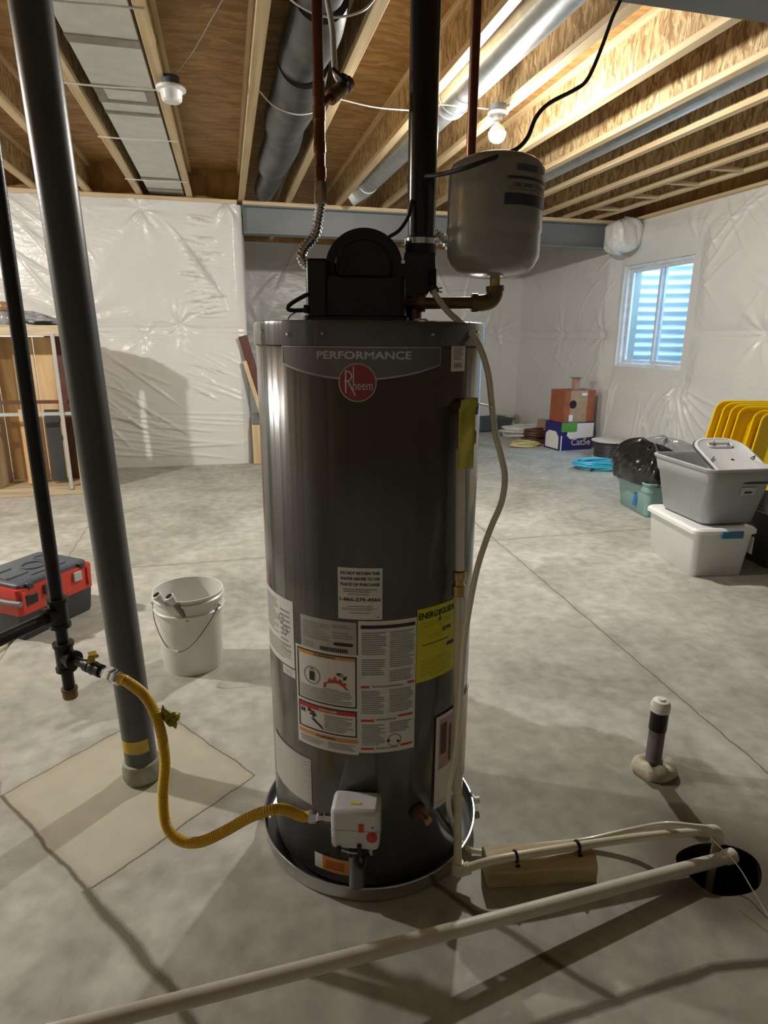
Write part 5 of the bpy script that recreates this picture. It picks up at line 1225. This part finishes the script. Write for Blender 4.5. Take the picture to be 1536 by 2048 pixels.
# white ribbed panel at the very left
t = MB()
for k in range(4): t.box((-2.42, 6.9, .03 + .045 * k), (.3, .05, .038))
tag(t.build('white_panel', 'whiteplas', bevel=.004), 'white ribbed panel on the floor at the left edge behind the crate', 'panel')

# ================================================================== PLANKS BEHIND THE HEATER
def plank(px0, g0, px1, g1, w, d, mat, name, lab, cat='plank'):
    a = PY(*px0, g0); b = PY(*px1, g1); tag(MB().bar(a, b, w, d, (0, 1, 0)).build(name, mat, bevel=.003), lab, cat)
a = PY(485, 672, 7.50); b = PY(524, 800, 7.44); b2 = a + (b - a) * (a.z / (a.z - b.z)) * .6
tag(MB().bar(a, b2, .10, .03, (0, 1, 0)).build('plank', 'brown', bevel=.004), 'brown plank leaning behind the heater at the end of the left wall', 'plank')
a = PY(489, 722, 7.46); b = PY(514, 800, 7.42); b2 = a + (b - a) * (a.z / (a.z - b.z)) * .6
tag(MB().bar(a, b2, .045, .03, (0, 1, 0)).build('plank', 'lumber_z', bevel=.002), 'thin pale stick leaning below the brown plank behind the heater', 'stick')
p_ = PZ(512, 921); tag(MB().box((p_.x + .03, 7.48, .235), (.13, .10, .46)).build('lumber_offcut', 'lumber_z', bevel=.003), 'short upright lumber offcut on the floor behind the heater at left', 'lumber')
tag(MB().box((p_.x + .03, 7.48, .53), (.09, .08, .12)).build('bracket', 'steel_grey', bevel=.004), 'dark metal bracket resting on the short lumber offcut', 'bracket')

# ================================================================== BINS AT RIGHT
def tote(name, c, rz, wb, db, wt, dt_, h, mat, label, cat='bin', rim=.02, wall=.004, ribs=True, floorz=0.0):
    """open-topped tapered tub"""
    c = Vector(c); t = thing(name, c, label, cat)
    k = lambda z: z / h
    def W_(z, e=0): return (wb + (wt - wb) * k(z) + e, db + (dt_ - db) * k(z) + e, .05, z)
    rings = [W_(0, -.02), W_(.012)]
    if ribs: rings += [W_(h * .70), W_(h * .72, .014), W_(h * .90, .016)]
    rings += [W_(h - rim, .008), W_(h - rim, .03), W_(h - .004, .034), W_(h, .026), W_(h, .004), W_(h - rim, -2 * wall)]
    rings += [(wb - .03, db - .03, .045, .012), (.02, .02, .005, .012)]
    mb = MB(); loft(mb, c, rz, rings, True, True); return t, mb.build('tub', mat, t, sharp=40)
# white clear bin
wb0, wb1, wb2 = PZ(1300, 1100), PZ(1386, 1156), PZ(1480, 1149)
uy = wb0 - wb1; rzw = atan2(uy.y, uy.x) - pi / 2; cw = (wb0 + wb2) / 2
Rw = Matrix.Rotation(rzw, 3, 'Z'); hw = .30
wD = uy.length; wW = (wb2 - wb1).length
t = thing('storage_bin', cw, 'translucent white bin with white lid and blue latch, under the grey bin', 'bin')
mb = MB(); loft(mb, cw, rzw, [(wW - .01, wD - .01, .03, 0), (wW, wD, .035, .01), (wW + .05, wD + .05, .04, hw)], True, True); mb.build('bin_body', 'frost', t)
mb = MB(); loft(mb, cw, rzw, [(wW + .055, wD + .055, .04, hw - .012), (wW + .085, wD + .085, .05, hw - .01), (wW + .085, wD + .085, .05, hw + .012), (wW + .06, wD + .06, .045, hw + .024), (wW + .02, wD + .02, .04, hw + .024), (wW, wD, .035, hw + .016)], True, True); ld = mb.build('lid', 'lidwhite', t)
MB().box(cw + Rw @ Vector((.03, -wD / 2 - .045, hw - .012)), (.14, .016, .045), rzw).build('latch', 'bluelatch', ld, bevel=.004)
MB().box(cw + Rw @ Vector((wW / 2 + .035, -wD / 2 + .03, hw - .10)), (.004, .07, .11), rzw).build('paper_label', 'white_label', t)
# grey bin on it
cg = cw + Vector((.02, .02, hw + .0245)); hg = .37
cg = at(cw, hw + .0245) + Rw @ Vector((.06, .03, 0))
t, tub = tote('storage_bin', cg, rzw + radians(4), wW + .02, wD - .08, wW + .12, wD + .06, hg, 'greybin', 'large open grey storage bin stacked on the white bin')
Rg = Matrix.Rotation(rzw + radians(4), 3, 'Z')
lb_ = MB().box(cg + Rg @ Vector((.06, -(wD + .004) / 2 - .004, hg * .60)), (.10, .004, .05), rzw + radians(4), rx=radians(10)).build('product_label', 'grey_label', t)
MB().box(cg + Rg @ Vector((.06, -(wD + .004) / 2 - .0055, hg * .60 - .008)), (.05, .003, .012), rzw + radians(4), rx=radians(10)).build('print', 'ink', lb_)
# pale lid tilted inside it
lc = cg + Rg @ Vector((.10, -.05, hg + .005)); 
t = thing('bin_lid', lc - ZB * .0, 'pale grey lid lying tilted inside the open grey bin', 'lid')
RL = Matrix.Rotation(rzw + radians(0), 3, 'Z') @ Matrix.Rotation(radians(22), 3, 'X')
def ll(x, y, z): return lc + RL @ Vector((x, y, z))
def ringp(w_, d_, r_, z): return [ll(x, y, z) for x, y in rrect(w_, d_, r_, 8)]
mb = MB(); mb.grid([ringp(.34, .50, .12, -.012), ringp(.365, .52, .13, -.012), ringp(.365, .52, .13, .010), ringp(.335, .49, .12, .014), ringp(.30, .45, .10, .002), ringp(.02, .02, .005, .002)], closed=True)
mb.f.append(tuple(range(len(ringp(.3, .3, .1, 0))))); mb.build('lid_panel', 'lidgrey', t)
mb = MB(); mb.tube(ringp(.37, .525, .13, .0), .007, 8, closed=True); mb.build('lid_edge', 'darkbin', t)
for a, b, c2, d2 in ((-.05, .16, -.02, .21), (.05, .16, .08, .20), (.12, .0, .17, .03), (.12, -.15, .17, -.12), (-.16, -.02, -.12, .02)): MB().bar(ll(a, b, .010), ll(c2, d2, .012), .007, .004).build('lid_rib', 'darkbin', t)
MB().tube([ll(x, y + .17, .010) for x, y in rrect(.16, .05, .02, 4)], .005, 8, closed=True).build('lid_handle', 'lidgrey', t)
# teal tote
ta, tb_ = PZ(1240, 1018), PZ(1302, 1037); vT = tb_ - ta
tt, _ = tote('storage_bin', (3.56, 4.66, 0), radians(-8), .36, .50, .42, .58, .30, 'teal', 'teal storage bin with a strip of blue tape, behind the grey bin')
RTt = Matrix.Rotation(radians(-8), 3, 'Z')
MB().box(Vector((3.56, 4.66, .15)) + RTt @ Vector((-.199, -.08, 0)), (.003, .05, .17), radians(-8), ry=radians(5)).build('blue_tape', 'bluetape', tt)
# black bag bulging out of it
def blob(c, sx, sy, sz, seed, n=56, m=30, amp=.18, flat=.0):
    r = np.random.RandomState(seed); ks = [(r.uniform(1, 7), r.uniform(1, 6), r.uniform(0, 6), r.uniform(.3, 1)) for _ in range(12)]
    P = []
    for i in range(m + 1):
        t_ = pi * i / m; row = []
        for k in range(n):
            q = 2 * pi * k / n; f = 1 + amp * sum(w_ * sin(a * sin(t_) * cos(q) * 3 + b * cos(t_) * 3 + p_ + b * sin(t_) * sin(q) * 2) / 4 * (abs(sin(a * q + p_)) ** .5 if i % (m) else 0) for a, b, p_, w_ in ks[:6]) * sin(t_) 
            row.append((c[0] + sx * f * sin(t_) ** .7 * cos(q), c[1] + sy * f * sin(t_) ** .7 * sin(q), c[2] - sz * f * cos(t_)))
        P.append(row)
    mb = MB(); mb.grid(P, closed=True); return mb
def spow(v, e): return abs(v) ** e * (1 if v >= 0 else -1)
def sack(c, sx, sy, h, seed, wr=.10, pk=()):
    """slumped film sack: pleated sides, peaks"""
    n, m = 96, 26; P = []; r = np.random.RandomState(seed); ph = r.uniform(0, 6, 6)
    for i in range(m + 1):
        v = i / m; prof = (1 - v ** 3.2) ** .6 if v < 1 else .0; prof = prof * (1 + .10 * sin(pi * v)); row = []
        for k in range(n):
            q = 2 * pi * k / n; x, y = spow(cos(q), .65), spow(sin(q), .65)
            f = prof * (1 + wr * .5 * abs(sin(4.3 * q + 2 * v + ph[0])) + wr * .35 * abs(sin(9.1 * q - 5 * v + ph[1])) - wr * .3)
            z = h * v
            for (a0, w_, up) in pk: z += up * math.exp(-((math.atan2(sin(q - a0), cos(q - a0))) / w_) ** 2) * v * prof ** .3
            z += .02 * sin(6 * q + 3 * v + ph[2]) * v
            row.append((c[0] + sx * f * x, c[1] + sy * f * y, c[2] + z))
        P.append(row)
    mb = MB(); mb.grid(P, closed=True); mb.f.append(tuple(reversed(range(n)))); return mb
tag(sack((3.52, 4.68, .27), .22, .30, .30, 4, .16, ((radians(135), .4, .12), (radians(230), .4, .05))).build('trash_bag', 'bag', sharp=80), 'glossy black plastic bag bulging over the teal bin', 'bag')
tag(sack((3.86, 4.95, .30), .26, .30, .27, 9, .2, ((radians(100), .6, .04),)).build('plastic_bag', 'clearbag', sharp=80), 'smoky clear plastic bag behind the black bag', 'bag')
tt, _ = tote('storage_bin', (4.03, 4.97, 0), radians(-8), .36, .52, .44, .62, .34, 'darkbin', 'dark storage bin mostly hidden behind the teal bin')
# black totes with yellow lids standing behind
tt, _ = tote('storage_bin', (3.60, 3.44, 0), radians(-6), .42, .58, .50, .70, .37, 'darkbin', 'large black storage bin right of the grey bin at the photo edge', ribs=False)
wv = RIGHT; hv = (ZB * .83 + RIGHT * .36 + HEAD * .38).normalized(); nv = wv.cross(hv).normalized()
if nv.dot(HEAD) > 0: nv = -nv
B0 = PG(1392, 930, 5.05) - hv * .13
def tote_lid(off, label):
    o_ = B0 + off; Wd, Hh = .70, .72
    t = thing('tote_lid', o_, label, 'lid', 'yellow lids leaning in a nested row')
    def rg(e, dn_): return [o_ + wv * (Wd / 2 + x) + hv * (Hh / 2 + y) + nv * dn_ for x, y in rrect(Wd - e, Hh - e, .075, 7)]
    mb = MB(); mb.grid([rg(.012, -.006), rg(0, 0), rg(.0, .007), rg(.014, .009), rg(.03, .004), rg(.06, -.055), rg(.5, -.057)], closed=True)
    n_ = len(rg(0, 0)); mb.f.append(tuple(6 * n_ + k for k in range(n_))); mb.build('lid_shell', 'yellow', t, sharp=40, solid=.003)
    return t
l0 = tote_lid(Vector((0, 0, 0)), 'backmost yellow lid, its outer edge farthest left in the leaning row')
for k_, lb in ((1, 'second yellow lid from the back of the leaning row'), (2, 'third yellow lid from the back of the leaning row'), (3, 'fourth yellow lid from the back, just before the wide gap'), (4.9, 'yellow lid just in front of the wide gap in the row'), (5.9, 'frontmost yellow lid, showing its broad mustard inner face')):
    dup(l0, (RIGHT * .046 - HEAD * .035 - ZB * .012) * k_, lb)
tt, _ = tote('storage_bin', (4.17, 4.16, 0), -YAW, .70, .34, .80, .42, .30, 'darkbin', 'black storage bin under the row of yellow lids', ribs=False)

# ================================================================== BOXES AND CABLES IN THE FAR CORNER
bx0, bx1 = PZ(1118, 902), PZ(1183, 898); ux = bx1 - bx0; rB = atan2(ux.y, ux.x); wBx = ux.length; dB = .36
# lower printed box
cbx = (bx0 + bx1) / 2 + Vector((-sin(rB), cos(rB), 0)) * dB / 2; RB = Matrix.Rotation(rB, 3, 'Z')
def bl(x, y, z): return cbx + RB @ Vector((x, y, z))
hL = .37
t = thing('cable_box', cbx, 'navy and white cable box printed Cat5e, lower of the stack in the far corner', 'box')
MB().box(bl(0, 0, hL / 2), (wBx, dB, hL), rB).build('carton', 'navy', t, bevel=.004)
yf = -dB / 2 - .002
wp = MB(); wp.add([bl(-.16, yf, hL - .17), bl(-.10, yf, hL - .22), bl(wBx / 2, yf, hL - .20), bl(wBx / 2, yf, hL - .01), bl(-.13, yf, hL - .01)], [(0, 1, 2, 3, 4)]); wp.build('white_panel', 'white_label', t)
MB().box(bl(-.13, -dB / 2 - .004, hL - .06), (.24, .006, .12), rB).build('tape', 'green', t)
vs, fs = text_mesh('Cat5e', 1.0, 0); xs_ = [v[0] for v in vs]; k_ = .30 / (max(xs_) - min(xs_))
mb = MB(); [mb.add([bl(.07 + dx_ + v[0] * k_, yf - .002, .105 + dz_ + v[1] * k_) for v in vs], fs) for dx_, dz_ in ((-.004, 0), (.004, 0), (0, .003), (0, -.003))]; mb.build('lettering', 'spoolw', t)
xl = -wBx / 2 - .002; mb = MB(); mb.add([bl(xl, -.15, .02), bl(xl, .15, .02), bl(xl, .15, .20), bl(xl, .08, .25), bl(xl, -.08, .25), bl(xl, -.15, .18)], [(0, 1, 2, 3, 4, 5)]); mb.build('white_patch', 'white_label', t)
MB().box(bl(-wBx / 2 + .02, yf, .10), (.018, .002, .2), rB).build('white_stripe', 'white_label', t)
# upper cardboard box
hU = .42; wU = wBx * .92
t = thing('cardboard_box', bl(.02, 0, hL), 'brown and red cardboard box standing on the navy box', 'box')
MB().box(bl(.02, 0, hL + hU / 2 + .001), (wU, dB * .9, hU), rB).build('carton', 'cardred', t, bevel=.004)
MB().box(bl(.0, -dB * .45 - .001, hL + hU / 2), (wU * .56, .004, hU - .004), rB).build('brown_panel', 'cardboard', t)
MB().lathe([(0, 0), (.055, 0)], bl(-.09, -dB * .45 - .0045, hL + .24), RB @ Vector((0, -1, 0)), 24).build('round_mark', 'darkprint', t)
MB().box(bl(-.11, -dB * .45 - .004, hL + .06), (.06, .003, .08), rB).build('shipping_label', 'white_label', t)
MB().box(bl(.08, -dB * .45 - .004, hL + hU - .05), (.08, .003, .035), rB).build('shipping_label', 'white_label', t)
MB().box(bl(wU / 2 + .05, .05, hL + .16), (.012, dB * .7, .34), rB).build('side_flap', 'cardred', t)
# wire spool on top
zt2 = hL + hU + .002; sc0 = bl(.05, 0, zt2)
t = thing('wire_spool', sc0, 'small spool of copper-coloured wire on top of the cardboard box', 'spool')
MB().lathe([(0, 0), (.085, 0), (.085, .008), (0, .008)], sc0, n=28).build('flange', 'steel_grey', t); MB().lathe([(0, .15), (.085, .15), (.085, .158), (0, .158)], sc0, n=28).build('flange', 'steel_grey', t)
MB().lathe([(0, .008), (.05, .008), (.052, .08), (.05, .15), (0, .15)], sc0, n=28).build('wound_wire', 'copperwire', t)
# black cable spool lying by the bag
sp0 = PZ(1215, 918); sp0 = sp0 + Vector((.10, .12, 0)); sp0.z = 0
t = thing('cable_spool', sp0, 'black cable spool with pale round top, left of the black bag', 'spool')
MB().lathe([(0, 0), (.22, 0), (.22, .012), (0, .012)], sp0, n=40).build('flange', 'spoolw', t)
MB().lathe([(0, .012)] + [(.19 + .006 * (i % 2), .012 + .012 * i) for i in range(17)] + [(0, .205)], sp0, n=40).build('wound_cable', 'darkbin', t)
MB().lathe([(.03, .206), (.235, .206), (.235, .218), (.03, .218)], sp0, n=40).build('flange', 'spoolw', t)
# coils
def coil(c, r, mat, name, label, loops=6, thick=.007, squash=1.0, hz=.012, rz=0.0, seed=1, tie=None, cat='cable', tilt=0.0):
    rr_ = random.Random(seed); t = thing(name, Vector(c), label, cat)
    for i in range(loops):
        r0 = r * (1 - .07 * (i % 3) + rr_.uniform(-.03, .03)); ph = rr_.uniform(0, 6); pts = []
        for k in range(36):
            a = 2 * pi * k / 36; x = r0 * cos(a) * (1 + .10 * sin(ph)) + .06 * r * sin(3 * a + ph) + .10 * r * cos(ph * 2); y = squash * r0 * sin(a) + .06 * r * cos(2 * a + ph) + .08 * r * sin(ph * 3)
            pts.append(Vector(c) + Matrix.Rotation(rz, 3, 'Z') @ Vector((x, y, thick + hz * (i // 2) + .008 * sin(2 * a + ph) + .008 + tilt * (y + r))))
        MB().tube(pts, thick, 8, closed=True).build('loop', mat, t)
    if tie:
        p_ = Vector(c) + Matrix.Rotation(rz, 3, 'Z') @ Vector((-r * .5, -squash * r * .80, .03)); MB().tube([p_ + Vector((0, .04 * cos(a), .035 * sin(a))) for a in [2 * pi * k / 16 for k in range(16)]], .009, 8, closed=True).build('tie', tie, t)
    return t
cb_ = PZ(1192, 938); coil((cb_.x + .03, cb_.y, 0), .26, 'cyan', 'cable_coil', 'coil of bright blue cable tied with a black strap on the floor', 10, .013, .60, .016, -.3, 3, 'rubber')
c_ = PZ(1042, 872); coil((c_.x, c_.y, 0), .30, 'romexw', 'cable_coil', 'large coil of cream cable left of the brown coil', 12, .016, .6, .024, .2, 5)
c_ = PZ(1022, 855); coil((c_.x, c_.y + .35, 0), .26, 'romexw', 'cable_coil', 'flattened coil of white cable beside the black tray in the corner', 10, .015, .55, .034, .5, 6)
c_ = PZ(1050, 893); coil((c_.x, c_.y, 0), .20, 'romex', 'cable_coil', 'small coil of yellow cable in front of the brown coil', 7, .011, .6, .012, .1, 7)
c_ = PZ(1074, 884); coil((c_.x, c_.y, 0), .19, 'brown', 'cable_coil', 'dark brown coil of wire left of the navy box', 12, .016, .75, .03, 0, 8)
for i, (x0, y0, x1, y1) in enumerate(((985, 856, 1020, 838), (992, 852, 1030, 842), (1000, 862, 1045, 846), (1012, 842, 1048, 856))):
    a, b = PZ(x0, y0, .03 + .02 * i), PZ(x1, y1, .04 + .03 * i); tag(MB().bar(a, b, .05, .02).build('trim_offcut', 'romexw', bevel=.003), 'white trim offcut in the pile by the black tray, %s' % ['lowest one', 'second from the floor', 'third from the floor', 'topmost one'][i], 'offcut', 'white offcuts in the corner')
p_ = PZ(984, 862); t = thing('plastic_tray', (p_.x, p_.y + .15, 0), 'open black plastic tray on the floor right behind the heater', 'tray')
MB().box((p_.x, p_.y + .15, .012), (.62, .42, .02), .2).build('tray_floor', 'darkbin', t)
mbt = MB(); loft(mbt, (p_.x, p_.y + .15, 0), .2, [(.6, .4, .03, .02), (.66, .46, .03, .20), (.64, .44, .03, .20), (.58, .38, .03, .03)], False, False); mbt.build('tray_wall', 'slate', t)
cp_ = PZ(1101, 885); tag(MB().box((cp_.x + .0, cp_.y + .20, .15), (.10, .26, .30), rB).build('cardboard_box', 'cardboard', bevel=.004), 'narrow cardboard box at the left side of the navy box', 'box')
